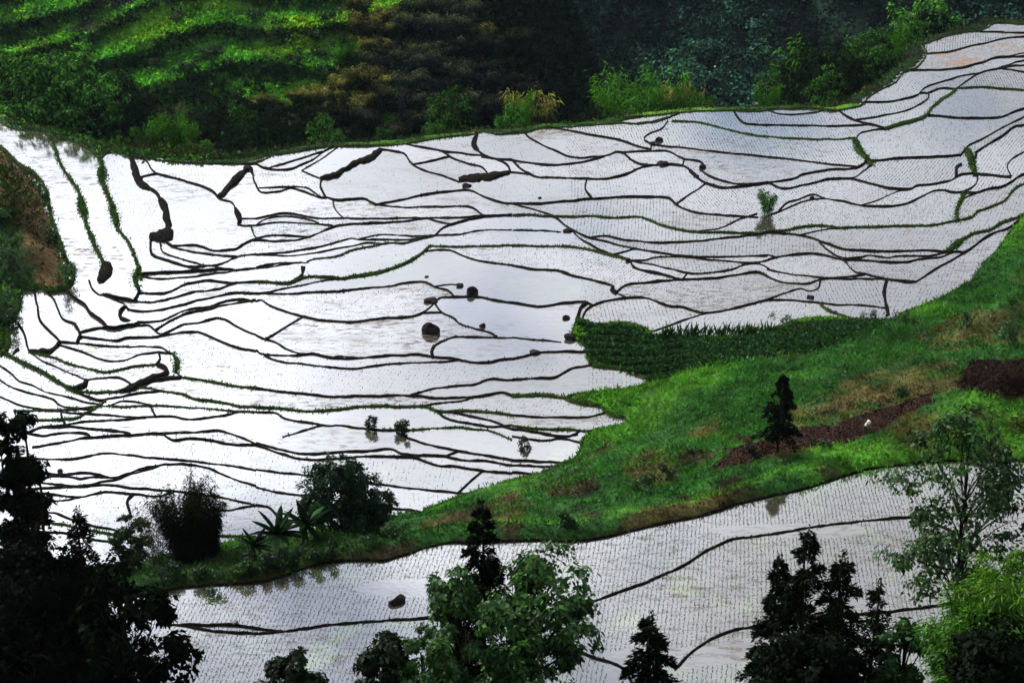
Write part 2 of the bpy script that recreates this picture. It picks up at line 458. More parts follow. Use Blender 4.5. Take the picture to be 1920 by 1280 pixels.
OUT_N = [(200,1135),(260,1118),(310,1107),(340,1102),(400,1097),(480,1092),(530,1080),(580,1062),(630,1053),(680,1050),(720,1050),(760,1040),(800,1026),(850,1016),(880,1017),(930,1015),(1000,1012),(1040,1015),(1090,1013),(1140,1005),(1200,990),(1260,977),(1320,965),(1380,945),(1440,930),(1500,917),(1540,905),(1600,885),(1640,875),(1700,867),(1760,862),(1830,860),(1900,860),(1970,855),(1970,1330),(200,1330)]
def parse(txt):
    out = []; ox = oy = 0
    for ln in txt.strip().splitlines():
        t = ln.split()
        if t[0] == '@': ox, oy = float(t[1]), float(t[2]); continue
        g = t[0].endswith('g'); w = float(t[0].rstrip('g'))
        P = [[ox + float(a) / 4, oy + float(b) / 4] for a, b in (q.split(',') for q in t[1:])]
        out.append([w, g, np.array(P)])
    return out
BM, BN = parse(LINES), parse(FRONT)
# ---------------------------------------------------------------- paddies: flood each basin between the banks, give it a level
def snap(lines, outline):
    O = np.array(outline, float); dense = [catmull(l[2], 3) for l in lines]
    On = np.vstack([np.linspace(O[i], O[(i + 1) % len(O)], 30, endpoint=False) for i in range(len(O))])
    for i, l in enumerate(lines):
        oth = np.vstack([d for j, d in enumerate(dense) if j != i] + [On])
        for e in (0, -1):
            d = np.hypot(*(oth - l[2][e]).T); k = d.argmin()
            if d[k] < 14: l[2][e] = oth[k]
snap(BM, OUT_M); snap(BN, OUT_N)
class Basin:
    def __init__(s, T, outline, lines, cell, close_w=3):
        s.T = T; s.lines = lines
        O = np.array(outline, float); s.out_px = O
        D = np.vstack([np.linspace(O[i], O[(i + 1) % len(O)], 4, endpoint=False) for i in range(len(O))])
        s.poly = onto(T, D[:, 0], D[:, 1]); s.c = cell
        s.x0, s.y0 = s.poly.min(0) - 3; x1, y1 = s.poly.max(0) + 3
        s.nx, s.ny = int((x1 - s.x0) / cell), int((y1 - s.y0) / cell)
        # scanline fill of the outline
        ins = np.zeros((s.ny, s.nx), bool); P = s.poly; Q = np.roll(P, -1, 0)
        for j in range(s.ny):
            y = s.y0 + (j + 0.5) * cell; m = (P[:, 1] > y) != (Q[:, 1] > y)
            xs = np.sort(P[m, 0] + (y - P[m, 1]) / (Q[m, 1] - P[m, 1]) * (Q[m, 0] - P[m, 0]))
            for a, b in zip(xs[::2], xs[1::2]):
                ins[j, max(0, int((a - s.x0) / cell + .5)):max(0, int((b - s.x0) / cell + .5))] = True
        s.ins = ins; free = ins.copy(); s.paths = []
        for w, g, L in lines:
            C = catmull(L, 5); s.paths.append(C); G = onto(T, C[:, 0], C[:, 1])
            for a, b in zip(G[:-1], G[1:]):
                n = int(np.hypot(*(b - a)) / (cell * 0.4)) + 2; q = a + (b - a) * np.linspace(0, 1, n)[:, None]
                ix = ((q[:, 0] - s.x0) / cell).astype(int); iy = ((q[:, 1] - s.y0) / cell).astype(int)
                for ox, oy in ((0, 0), (1, 0), (0, 1)):
                    k = (ix + ox >= 0) & (ix + ox < s.nx) & (iy + oy >= 0) & (iy + oy < s.ny); free[(iy + oy)[k], (ix + ox)[k]] = False
        # connected regions by runs
        par = []
        def find(a):
            while par[a] != a: par[a] = par[par[a]]; a = par[a]
            return a
        prev = []; runs = []
        for j in range(s.ny):
            r = np.flatnonzero(np.diff(np.concatenate(([0], free[j].view(np.int8), [0])))); cur = []; k = 0
            for a, b in zip(r[::2].tolist(), r[1::2].tolist()):
                i = len(par); par.append(i); cur.append((a, b, i)); runs.append((j, a, b, i))
                while k < len(prev) and prev[k][1] <= a: k += 1
                m = k
                while m < len(prev) and prev[m][0] < b:
                    ra, rb = find(prev[m][2]), find(i)
                    if ra != rb: par[max(ra, rb)] = min(ra, rb)
                    m += 1
            prev = cur
        size = {}
        for j, a, b, i in runs: size[find(i)] = size.get(find(i), 0) + b - a
        ids = {r: n for n, r in enumerate([r for r in size if size[r] > 70])}
        lab = np.full((s.ny, s.nx), -1, np.int32)
        for j, a, b, i in runs:
            r = find(i)
            if r in ids: lab[j, a:b] = ids[r]
        s.n = len(ids)
        for it in range(14):
            lim = ins if it < 9 else np.ones_like(ins)
            for sy, sx in ((0, 1), (0, -1), (1, 0), (-1, 0)):
                sh = np.roll(lab, (sy, sx), (0, 1)); m = (lab < 0) & (sh >= 0) & lim; lab[m] = sh[m]
        s.lab = lab
        yy, xx = np.nonzero(lab >= 0); l = lab[yy, xx]
        cnt = np.bincount(l, minlength=s.n); gx = s.x0 + (xx + .5) * cell; gy = s.y0 + (yy + .5) * cell
        t = T(gx, gy); s.level = np.bincount(l, t, s.n) / cnt; s.area = cnt * cell * cell
        s.cx = np.bincount(l, gx, s.n) / cnt; s.cy = np.bincount(l, gy, s.n) / cnt
    def label_at(s, x, y):
        ix = np.clip(((x - s.x0) / s.c).astype(int), 0, s.nx - 1); iy = np.clip(((y - s.y0) / s.c).astype(int), 0, s.ny - 1)
        return s.lab[iy, ix]
    def level_at(s, x, y, d=0.15):
        l = s.label_at(x, y); return np.where(l >= 0, s.level[np.maximum(l, 0)], s.T(x, y) + d)
    def water(s, mats):
        rects = [[] for _ in range(s.n)]
        for j in range(s.ny):
            row = s.lab[j]; ch = np.flatnonzero(np.diff(row)) + 1; st = np.concatenate(([0], ch)); en = np.concatenate((ch, [s.nx]))
            for a, b in zip(st.tolist(), en.tolist()):
                if row[a] >= 0: rects[row[a]].append((a, b, j))
        for k in range(s.n):
            r = np.array(rects[k], float)
            # merge equal runs of successive rows
            x0 = s.x0 + r[:, 0] * s.c; x1 = s.x0 + r[:, 1] * s.c; y0 = s.y0 + r[:, 2] * s.c; y1 = y0 + s.c
            z = np.full(len(r), s.level[k])
            V = np.stack([np.stack([x0, y0, z], -1), np.stack([x1, y0, z], -1), np.stack([x1, y1, z], -1), np.stack([x0, y1, z], -1)], 1).reshape(-1, 3)
            o = link('paddy_water', mesh_of('paddy_water', V, np.arange(len(V)).reshape(-1, 4)), mats[k % len(mats)], kind='structure')
            if k in s.special: o.data.materials[0] = s.special[k]
    special = {}
    def bunds(s, mud, grass, wk=0.62, name='paddy_bund', closed=None, h=0.13):
        items = list(zip(s.lines, s.paths))
        for (w, g, L), C in items:
            ribbon(s, C, w, g, mud, grass, wk, name, h)
def ribbon(s, C, w, g, mud, grass, wk, name, h, zl=None, zr=None, drop=0.28):
    n = len(C); t = np.gradient(C, axis=0); t /= np.linalg.norm(t, axis=1)[:, None] + 1e-9; nn = np.stack([-t[:, 1], t[:, 0]], -1)
    ww = (max(w * wk, 1.1) if w < 9 else w * 0.75) / 2
    sd = rng.random() * 90
    if w >= 12: ww = ww * np.clip(1.2 * np.sin(np.linspace(.12, .93, n) * math.pi) ** .7, .3, 1.15)
    a = np.arange(n) * 0.35
    wl = ww * (0.55 + 0.9 * vn(a + sd, a * 0 + 3.3)) ; wr = ww * (0.55 + 0.9 * vn(a + sd + 40, a * 0 + 9.1))
    wob = (vn(a * .7 + sd, a * 0 + 20) - .5) * 1.6
    Cc = C + nn * wob[:, None]
    A = onto(s.T, *(Cc + nn * wl[:, None]).T); B = onto(s.T, *(Cc - nn * wr[:, None]).T); Mid = onto(s.T, *Cc.T)
    def side(E):                       # never thinner than a hand's breadth on the ground
        d = E - Mid; r = np.linalg.norm(d, axis=1)[:, None] + 1e-9; return Mid + d / r * np.maximum(r, 0.16), d / r
    A, da = side(A); B, db = side(B)
    la = s.level_at(*(A + da * 0.4).T) if zl is None else zl(A); lb = s.level_at(*(B + db * 0.4).T) if zr is None else zr(B)
    top = np.maximum(la, lb) + h * (0.7 + 0.9 * vn(a * 1.5 + sd, a * 0 + 7)) + (0.12 if w > 9 else 0)
    ks = np.ones(3) / 3; top = np.convolve(np.pad(top, 1, 'edge'), ks, 'valid')
    E0 = np.column_stack([A + da * 0.06, la - drop]); E1 = np.column_stack([B + db * 0.06, lb - drop])
    S0 = np.column_stack([Mid * .22 + A * .78, top - .05]); S1 = np.column_stack([Mid * .22 + B * .78, top - .05]); MM = np.column_stack([Mid, top])
    V = np.stack([E0, S0, MM, S1, E1], 1)
    if n > 2: V[1:-1, 1:4, 2] += rng.normal(0, 0.02 if w < 12 else .09, (n - 2, 3)); V[1:-1, 0:5:2, :2] += rng.normal(0, .02 if w < 12 else .12, (n - 2, 3, 2))
    i = np.arange(n - 1)[:, None] * 5 + np.arange(4)[None]
    F = np.stack([i, i + 5, i + 6, i + 1], -1).reshape(-1, 4)
    V = V.reshape(-1, 3)
    caps = np.array([[0, 1, 2, 2], [0, 2, 4, 4], [2, 3, 4, 4]])
    me = mesh_of(name, V, F)
    link(name, me, grass if g else mud, kind='structure')
    if g: GREEN_LINES.append((MM, w, g))
    else: THIN_LINES.append((MM, w))
GREEN_LINES, THIN_LINES = [], []
def refit(b, T0):
    """second pass: replace the even slope by the stepped levels, softened, so that lines stay where they were surveyed"""
    G = np.where(b.lab >= 0, b.level[np.maximum(b.lab, 0)], np.nan); yy, xx = np.mgrid[0:b.ny, 0:b.nx]
    A = T0(b.x0 + (xx + .5) * b.c, b.y0 + (yy + .5) * b.c); G = np.where(np.isnan(G), A, G); k = int(.6 / b.c)
    for _ in range(2):
        for ax in (0, 1):
            c = np.cumsum(np.pad(G, [(k + 1, k) if a == ax else (0, 0) for a in (0, 1)], 'edge'), axis=ax); n = G.shape[ax]
            G = (np.take(c, np.arange(2 * k + 1, n + 2 * k + 1), ax) - np.take(c, np.arange(n), ax)) / (2 * k + 1)
    def T(x, y):
        x = np.asarray(x, float); y = np.asarray(y, float); ix = ((x - b.x0) / b.c).astype(int); iy = ((y - b.y0) / b.c).astype(int)
        ok = (ix >= 0) & (iy >= 0) & (ix < b.nx) & (iy < b.ny); return np.where(ok, G[np.clip(iy, 0, b.ny - 1), np.clip(ix, 0, b.nx - 1)], T0(x, y))
    return T
bm = Basin(TM, OUT_M, BM, 0.15); TM = refit(bm, TM); bm = Basin(TM, OUT_M, BM, 0.15)
bn = Basin(TN, OUT_N, BN, 0.12); TN = refit(bn, TN); bn = Basin(TN, OUT_N, BN, 0.12)
print('paddies', bm.n, bn.n, 'grid', bm.lab.shape, bn.lab.shape)

# ---------------------------------------------------------------- terrain
CS = 3.0; X0, X1, Y0, Y1 = -330.0, 420.0, 15.0, 960.0
gx = np.arange(X0, X1 + 1, CS); gy = np.arange(Y0, Y1 + 1, CS); GX, GY = np.meshgrid(gx, gy)
def far_z(x, y):
    floor = -12 - 0.42 * np.clip(y - 330, -30, 270)
    yc = np.minimum(y, 402); hill = -14 + 0.56 * (yc - 330) - 0.05 * np.maximum(0, x + 24 - 0.22 * (yc - 330)) ** 2 - np.maximum(0, y - 425) * 1.5
    mt = -118 + 0.62 * (y - 610) + 26 * (fbm(x / 90 + 5, y / 120, 3) - .5) + 16 * np.sin(x / 38 + 1.2 + fbm(x / 60, y / 60, 2) * 3)
    mt = np.minimum(mt, 140)
    return np.maximum(np.maximum(floor, hill), mt)
dM = np.full(GX.shape, 200.0); box = (GX > -175) & (GX < 190) & (GY > 95) & (GY < 430)
dM[box] = distpoly(GX[box], GY[box], bm.poly[::2]); insM = np.zeros(GX.shape, bool); insM[box] = inpoly(GX[box], GY[box], bm.poly[::2])
insN = np.zeros(GX.shape, bool); b2 = box & (GY < 190) | (GY < 96); insN[b2] = inpoly(GX[b2], GY[b2], bn.poly[::2])
Z = far_z(GX, GY); fixed = (dM > 36) & (GY > 225)
fixed |= insM | insN | (GY < 94) | (GX < -200) | (GX > 250)
Z[(GX < -200) & (GY < 330)] = 12; Z[(GX > 250) & (GY < 330)] = 40
Z[GY < 94] = (98.0 - 0.8 * GY)[GY < 94]; Z[insM] = TM(GX, GY)[insM]; Z[insN] = TN(GX, GY)[insN]
def pin(pts, r=2.5):
    for u, v, z in pts:
        dx, dy, dz = ray(u, v); t = (z - CAMZ) / dz; x, y = dx * t, dy * t
        m = (np.hypot(GX - x, GY - y) < r) & ~insM & ~insN; fixed[m] = True; Z[m] = z
pin([(1620, 815, 17.5), (1460, 865, 18.3), (1900, 700, 25), (1910, 560, 20), (1300, 760, 12.5), (1700, 640, 14), (60, 450, 9.5), (20, 540, 10), (0, 400, 11), (300, 1085, 19.5), (600, 1040, 19.8), (450, 1085, 20), (150, 1120, 17), (1500, 720, 14.2), (1200, 900, 15)], 3.2)
w = ~fixed
near = w.copy(); Z[near] = 8
yy, xx = np.nonzero(w); keep = (yy > 0) & (yy < len(gy) - 1) & (xx > 0) & (xx < len(gx) - 1); yy, xx = yy[keep], xx[keep]
par_ = (yy + xx) % 2
for it in range(500):
    for p in (0, 1):
        k = par_ == p; a, b = yy[k], xx[k]
        av = (Z[a + 1, b] + Z[a - 1, b] + Z[a, b + 1] + Z[a, b - 1]) * .25
        Z[a, b] += 1.85 * (av - Z[a, b])
def bil(x, y):
    fx = np.clip((x - X0) / CS, 0, len(gx) - 1.001); fy = np.clip((y - Y0) / CS, 0, len(gy) - 1.001)
    i = fx.astype(int); j = fy.astype(int); fx = fx - i; fy = fy - j
    return (Z[j, i] * (1 - fx) + Z[j, i + 1] * fx) * (1 - fy) + (Z[j + 1, i] * (1 - fx) + Z[j + 1, i + 1] * fx) * fy
def steps(x, y, z):
    q = (z + 60 - 0.16 * x + 9 * fbm(x / 40, y / 40, 2)) / 6.2; return q - np.floor(q)
def ground(x, y, shore=True):
    x = np.asarray(x, float); y = np.asarray(y, float); z = bil(x, y)
    rel = (fbm(x / 9, y / 9, 4) - .5) * 1.5 + (fbm(x / 2.2 + 9, y / 2.2, 2) - .5) * .35
    far = y > 312
    z = z + np.where(far & (y < 500), 1.2, 0) * (fbm(x / 14, y / 14, 3) - .5) * 2
    st = (y > 318) & (y < 470) & (x < -25)               # stepped grassy fields of the far slope
    f = steps(x, y, z); z = np.where(st, z - (f - np.clip((f - .70) / .30, 0, 1)) * 6.2 * 0.55, z)
    for b, T in ((bm, TM), (bn, TN)):
        lo = b.poly.min(0) - 14; hi = b.poly.max(0) + 14
        m = (x > lo[0]) & (x < hi[0]) & (y > lo[1]) & (y < hi[1])
        if not m.any(): continue
        d = distpoly(x[m], y[m], b.poly); i = inpoly(x[m], y[m], b.poly); d = np.where(i, -d, d); t = T(x[m], y[m]); zz = z[m]
        o = np.clip(d / 5, 0, 1)
        zz = np.where(d > 0, np.maximum(zz, t - np.maximum(0, d - 2) * 1.0) * o + t * (1 - o) + rel[m] * np.clip(d / 6, 0, 1) + .22 * np.clip(d / .5, 0, 1), t - 1.3 * np.clip(-d / 1.0, 0, 1) - .02)
        z[m] = zz
        rel[m] *= np.clip(d / 6, 0, 1)
    oth = (z == z); return z
def hit(u, v, t0=70, t1=900, step=0.6):
    """where the ray through photo pixels meets the ground"""
    u = np.atleast_1d(np.asarray(u, float)); v = np.atleast_1d(np.asarray(v, float)); dx, dy, dz = ray(u, v)
    t = np.full(u.shape, float(t0)); done = np.zeros(u.shape, bool)
    while not done.all() and t.min() < t1:
        k = ~done; z = CAMZ + dz[k] * t[k]; g = bil(dx[k] * t[k], dy[k] * t[k]); gap = z - g
        idx = np.flatnonzero(k); hitk = gap <= 0.02; done[idx[hitk]] = True
        t[idx[~hitk]] += np.maximum(gap[~hitk] * 0.45, 0.03)
        done |= t > t1
    x, y = dx * t, dy * t; return np.stack([x, y, ground(x, y)], -1)
def hit1(u, v, **k): return Vector(hit(u, v, **k)[0])
def zone(px, t0=70):
    P = np.array(px, float); D = np.vstack([np.linspace(P[i], P[(i + 1) % len(P)], 4, endpoint=False) for i in range(len(P))])
    return hit(D[:, 0], D[:, 1], t0=t0)[:, :2]
ZN = dict(
 dark=zone([(1082,604),(1110,615),(1140,612),(1170,611),(1220,628),(1300,637),(1385,634),(1440,622),(1500,606),(1560,603),(1660,608),(1665,620),(1560,652),(1440,668),(1330,690),(1230,702),(1150,691),(1108,675)]),
 soil=zone([(1330,885),(1400,838),(1460,822),(1560,802),(1640,777),(1720,757),(1745,745),(1752,765),(1690,795),(1610,828),(1500,858),(1400,884)]),
 soil2=zone([(1798,705),(1830,684),(1930,678),(1930,737),(1850,740),(1795,738)]),
 weed=zone([(1480,770),(1580,715),(1700,690),(1790,690),(1795,738),(1720,757),(1640,777),(1560,800),(1440,822)]),
 weed2=zone([(1700,640),(1790,590),(1860,585),(1930,560),(1930,640),(1830,660),(1770,665)]),
 brown=zone([(-40,262),(0,279),(18,294),(40,314),(62,327),(80,350),(90,390),(100,425),(108,455),(120,490),(130,505),(125,535),(70,535),(60,500),(45,450),(20,410),(0,390),(-40,380)]),
 grey=zone([(118,50),(170,10),(200,-15),(270,-15),(235,30),(190,55),(150,60)], 270), bright=zone([(540,25),(570,22),(592,45),(597,75),(590,95),(560,92),(545,60)], 270), bright2=zone([(440,85),(520,55),(560,92),(590,98),(540,110),(470,112)], 270),
 bankl=zone([(250,1118),(420,1094),(530,1075),(640,1049),(745,1042),(790,1020),(740,1000),(600,1015),(300,1060),(180,1100)]),
 strip=zone([(800,1015),(1000,1008),(1140,1000),(1320,955),(1500,905),(1700,860),(1700,830),(1560,865),(1440,905),(1300,935),(1100,985),(900,1000)]),
)
G_GRASS = np.array((.050, .150, .016)); G_CORN = np.array((.020, .074, .015)); G_DARK = np.array((.012, .032, .010))
G_SOIL = np.array((.030, .015, .012)); G_WEED = np.array((.075, .062, .022)); G_LEAFY = np.array((.02, .055, .016))
def ground_col(x, y, veg=False):
    """colour of what grows or lies on the ground"""
    n = x.shape[0]; c = np.tile(G_CORN, (n, 1)); f1 = fbm(x / 7 + 3, y / 7, 4); f2 = fbm(x / 18 + 11, y / 18 + 7, 3); f3 = fbm(x / 1.6, y / 1.6, 3)
    mix = lambda m, col: (1 - m)[:, None] * c + m[:, None] * col
    c = mix(np.clip((f2 - .48) * 8, 0, 1), G_GRASS)
    near = y < 165
    c = mix(np.clip((f1 - .575) * 9, 0, 1) * np.where(near, .9, .25), G_WEED)
    c = mix(np.clip((fbm(x / 3.5 + 40, y / 5, 3) - .615) * 10, 0, 1) * np.where(near, .8, .1), G_SOIL)
    if not veg or True:
        for k, col, a in (('dark', G_DARK, 1), ('weed', G_WEED, .75), ('weed2', G_WEED * .8, .8), ('soil', G_SOIL, 1), ('soil2', G_SOIL * .55, 1), ('bankl', np.array((.018, .05, .012)), .85), ('brown', np.array((.085, .056, .024)), 1), ('strip', G_GRASS * 1.15, .7)):
            m = inpoly(x, y, ZN[k]).astype(float) * a
            if k in ('weed', 'weed2', 'strip'): m *= np.clip((f3 - .3) * 4, 0, 1)
            c = mix(m, col)
    hillL = (y > 305) & (y < 520)
    st = np.array((.075, .25, .035)); c[hillL] = st
    fh = fbm(x / 16 + 50, y / 9, 4)
    m = np.clip((fh - .50) * 7, 0, 1) * hillL; c = mix(m, np.array((.13, .30, .03)))
    m = np.clip((fbm(x / 11 + 80, y / 6, 4) - .55) * 9, 0, 1) * hillL; c = mix(m * .8, np.array((.022, .07, .025)))
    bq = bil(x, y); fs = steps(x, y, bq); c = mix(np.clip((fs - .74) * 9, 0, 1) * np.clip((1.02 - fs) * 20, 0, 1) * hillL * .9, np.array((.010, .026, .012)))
    for kz, colz in (('grey', (.05, .065, .05)), ('bright', (.17, .30, .02)), ('bright2', (.10, .22, .02))):
        c = mix(inpoly(x, y, ZN[kz]) * np.clip((fbm(x / 3, y / 3, 3) - .25) * 4, 0, 1), np.array(colz))
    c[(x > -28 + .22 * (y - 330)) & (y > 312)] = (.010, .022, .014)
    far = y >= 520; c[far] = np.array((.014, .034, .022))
    left = (x < -30) & (y < 300) & ~inpoly(x, y, ZN['brown']); c[left] = G_LEAFY * .8
    c *= (.35 + 1.3 * f3)[:, None] * np.clip(.35 + 1.3 * fbm(x / 4.5 + 70, y / 6, 4), .3, 1.6)[:, None]
    return c
# ---------------------------------------------------------------- materials
def mat(name):
    m = bpy.data.materials.new(name); m.use_nodes = True; m.node_tree.nodes.clear(); return m, m.node_tree, m.node_tree.links.new
def leafmat(name, tint=(1, 1, 1), trans=.35, gloss=.014, rough=.4):
    m, nt, L = mat(name); out = N(nt, 'ShaderNodeOutputMaterial'); at = N(nt, 'ShaderNodeAttribute', attribute_name='Col')
    mu = N(nt, 'ShaderNodeVectorMath', operation='MULTIPLY'); L(at.outputs['Color'], mu.inputs[0]); mu.inputs[1].default_value = tint
    oi = N(nt, 'ShaderNodeObjectInfo'); mr = N(nt, 'ShaderNodeMapRange'); L(oi.outputs['Random'], mr.inputs[0]); mr.inputs[3].default_value = .6; mr.inputs[4].default_value = 1.4
    sc = N(nt, 'ShaderNodeVectorMath', operation='SCALE'); L(mu.outputs[0], sc.inputs[0]); L(mr.outputs[0], sc.inputs['Scale'])
    d = N(nt, 'ShaderNodeBsdfDiffuse'); t = N(nt, 'ShaderNodeBsdfTranslucent'); g = N(nt, 'ShaderNodeBsdfGlossy'); g.inputs['Roughness'].default_value = rough
    L(sc.outputs[0], d.inputs[0])
    tc = N(nt, 'ShaderNodeVectorMath', operation='MULTIPLY'); L(sc.outputs[0], tc.inputs[0]); tc.inputs[1].default_value = (1.15, 1.35, .6); L(tc.outputs[0], t.inputs[0])
    a = N(nt, 'ShaderNodeMixShader'); a.inputs[0].default_value = trans; L(d.outputs[0], a.inputs[1]); L(t.outputs[0], a.inputs[2])
    b = N(nt, 'ShaderNodeMixShader'); b.inputs[0].default_value = gloss; L(a.outputs[0], b.inputs[1]); L(g.outputs[0], b.inputs[2]); L(b.outputs[0], out.inputs[0]); return m
def noisemat(name, c1, c2, scale=1.5, bump=.4, bs=6., rough=.9):
    m, nt, L = mat(name); out = N(nt, 'ShaderNodeOutputMaterial'); p = N(nt, 'ShaderNodeBsdfPrincipled'); p.inputs['Roughness'].default_value = rough; p.inputs['Specular IOR Level'].default_value = .02
    tc = N(nt, 'ShaderNodeTexCoord'); geo = N(nt, 'ShaderNodeNewGeometry'); no = N(nt, 'ShaderNodeTexNoise'); L(geo.outputs['Position'], no.inputs['Vector']); no.inputs['Scale'].default_value = scale; no.inputs['Detail'].default_value = 6
    mr = N(nt, 'ShaderNodeMapRange'); L(no.outputs[0], mr.inputs[0]); mr.inputs[1].default_value = .35; mr.inputs[2].default_value = .65
    mx = N(nt, 'ShaderNodeMix', data_type='RGBA'); L(mr.outputs[0], mx.inputs[0]); mx.inputs[6].default_value = (*c1, 1); mx.inputs[7].default_value = (*c2, 1); L(mx.outputs[2], p.inputs['Base Color'])
    n2 = N(nt, 'ShaderNodeTexNoise'); L(geo.outputs['Position'], n2.inputs['Vector']); n2.inputs['Scale'].default_value = bs; n2.inputs['Detail'].default_value = 5
    bu = N(nt, 'ShaderNodeBump'); bu.inputs['Strength'].default_value = bump; bu.inputs['Distance'].default_value = .3; L(n2.outputs[0], bu.inputs['Height']); L(bu.outputs[0], p.inputs['Normal'])
    L(p.outputs[0], out.inputs[0]); return m
def groundmat(name):
    m, nt, L = mat(name); out = N(nt, 'ShaderNodeOutputMaterial'); p = N(nt, 'ShaderNodeBsdfPrincipled'); p.inputs['Roughness'].default_value = .95; p.inputs['Specular IOR Level'].default_value = .1
    at = N(nt, 'ShaderNodeAttribute', attribute_name='Col'); geo = N(nt, 'ShaderNodeNewGeometry'); no = N(nt, 'ShaderNodeTexNoise'); L(geo.outputs['Position'], no.inputs['Vector']); no.inputs['Scale'].default_value = 1.3; no.inputs['Detail'].default_value = 8; no.inputs['Roughness'].default_value = .7
    mr = N(nt, 'ShaderNodeMapRange'); L(no.outputs[0], mr.inputs[0]); mr.inputs[1].default_value = .3; mr.inputs[2].default_value = .7; mr.inputs[3].default_value = .35; mr.inputs[4].default_value = 1.5
    sc = N(nt, 'ShaderNodeVectorMath', operation='SCALE'); L(at.outputs['Color'], sc.inputs[0]); L(mr.outputs[0], sc.inputs['Scale']); L(sc.outputs[0], p.inputs['Base Color'])
    bu = N(nt, 'ShaderNodeBump'); bu.inputs['Strength'].default_value = .8; bu.inputs['Distance'].default_value = .5; L(no.outputs[0], bu.inputs['Height']); L(bu.outputs[0], p.inputs['Normal'])
    L(p.outputs[0], out.inputs[0]); return m
def watermat(name, mud_lo, mud_hi, mudcol, refl=(.97, .98, 1.0), green=0.0, base=0.0):
    """shallow flooded paddy: a mirror film over silt, with silt, weed and clods breaking through in streaks"""
    m, nt, L = mat(name); out = N(nt, 'ShaderNodeOutputMaterial'); geo = N(nt, 'ShaderNodeNewGeometry'); oi = N(nt, 'ShaderNodeObjectInfo')
    gl = N(nt, 'ShaderNodeBsdfGlossy'); gl.inputs['Roughness'].default_value = .04
    r7 = N(nt, 'ShaderNodeMath', operation='FRACT'); r8 = N(nt, 'ShaderNodeMath', operation='MULTIPLY'); L(oi.outputs['Random'], r8.inputs[0]); r8.inputs[1].default_value = 7.31; L(r8.outputs[0], r7.inputs[0])
    rm = N(nt, 'ShaderNodeMix', data_type='RGBA'); L(r7.outputs[0], rm.inputs[0]); rm.inputs[6].default_value = (refl[0] * .80, refl[1] * .81, refl[2] * .82, 1); rm.inputs[7].default_value = (*refl, 1); L(rm.outputs[2], gl.inputs[0])
    df = N(nt, 'ShaderNodeBsdfDiffuse')
    add = N(nt, 'ShaderNodeVectorMath', operation='ADD'); L(geo.outputs['Position'], add.inputs[0])
    rs = N(nt, 'ShaderNodeVectorMath', operation='SCALE'); L(oi.outputs['Random'], rs.inputs['Scale']); rs.inputs[0].default_value = (310, 170, 0); L(rs.outputs[0], add.inputs[1])
    def noise(scale, det, sx=1, rough=.55):
        mp = N(nt, 'ShaderNodeMapping'); L(add.outputs[0], mp.inputs[0]); mp.inputs['Scale'].default_value = (sx, 1, 1)
        n = N(nt, 'ShaderNodeTexNoise'); L(mp.outputs[0], n.inputs['Vector']); n.inputs['Scale'].default_value = scale; n.inputs['Detail'].default_value = det; n.inputs['Roughness'].default_value = rough; return n.outputs[0]
    def mr(x, a, b, c=0, d=1):
        n = N(nt, 'ShaderNodeMapRange'); L(x, n.inputs[0]); n.inputs[1].default_value = a; n.inputs[2].default_value = b; n.inputs[3].default_value = c; n.inputs[4].default_value = d; return n.outputs[0]
    def mt(op, a, b, cl=False):
        n = N(nt, 'ShaderNodeMath', operation=op, use_clamp=cl)
        for i, v in enumerate((a, b)):
            if isinstance(v, (int, float)): n.inputs[i].default_value = v
            else: L(v, n.inputs[i])
        return n.outputs[0]
    big = mr(noise(.07, 3, .6), .42, .66)                        # where the silt lies shallow
    clods = mr(noise(1.3, 5, .4, .75), .50, .62)                 # clods and weed
    spots = mr(noise(.9, 2, .6), .70, .74)
    silt = mr(noise(.25, 5, .5), .52, .75)
    rnd = mr(oi.outputs['Random'], 0, 1, mud_lo, mud_hi)
    mud = mt('MULTIPLY', mt('ADD', mt('MULTIPLY', clods, .75), mt('MULTIPLY', silt, .35)), mt('ADD', mt('MULTIPLY', big, 1.0), .10))
    mud = mt('ADD', mt('MULTIPLY', mud, rnd), mt('ADD', mt('MULTIPLY', spots, mt('MULTIPLY', rnd, .8)), mt('MULTIPLY', silt, base)), True)
    lw = N(nt, 'ShaderNodeLayerWeight'); lw.inputs[0].default_value = .5
    fres = mr(lw.outputs['Facing'], .35, .75, .56, .92)
    fac = mt('MULTIPLY', fres, mt('SUBTRACT', 1.0, mud, True), True)
    bu = N(nt, 'ShaderNodeBump'); bu.inputs['Strength'].default_value = .03; bu.inputs['Distance'].default_value = .1; L(noise(2.5, 4), bu.inputs['Height']); L(bu.outputs[0], gl.inputs['Normal'])
    if green:
        mx = N(nt, 'ShaderNodeMix', data_type='RGBA'); L(mr(noise(.2, 4), .54, .72), mx.inputs[0]); mx.inputs[6].default_value = (*mudcol, 1); mx.inputs[7].default_value = (.20, .28, .10, 1); L(mx.outputs[2], df.inputs[0])
    else: df.inputs[0].default_value = (*mudcol, 1)
    a = N(nt, 'ShaderNodeMixShader'); L(fac, a.inputs[0]); L(df.outputs[0], a.inputs[1]); L(gl.outputs[0], a.inputs[2]); L(a.outputs[0], out.inputs[0]); return m
MW = [watermat('silty_water', .4, 1.9, (.13, .115, .095), base=.15), watermat('clear_water', .1, 1.2, (.13, .12, .12)), watermat('green_water', .1, 1.2, (.10, .09, .07), green=1)]
MWN = [watermat('front_water', .15, .5, (.15, .15, .17), refl=(.86, .86, .95), green=1)]
MUD = noisemat('bund_mud', (.004, .0035, .003), (.013, .011, .009), 2.2)
MGR = noisemat('bund_grass', (.010, .022, .006), (.035, .06, .014), 2.5)
ROCK = noisemat('dark_rock', (.012, .010, .010), (.04, .034, .032), 1.6, .8, 4)
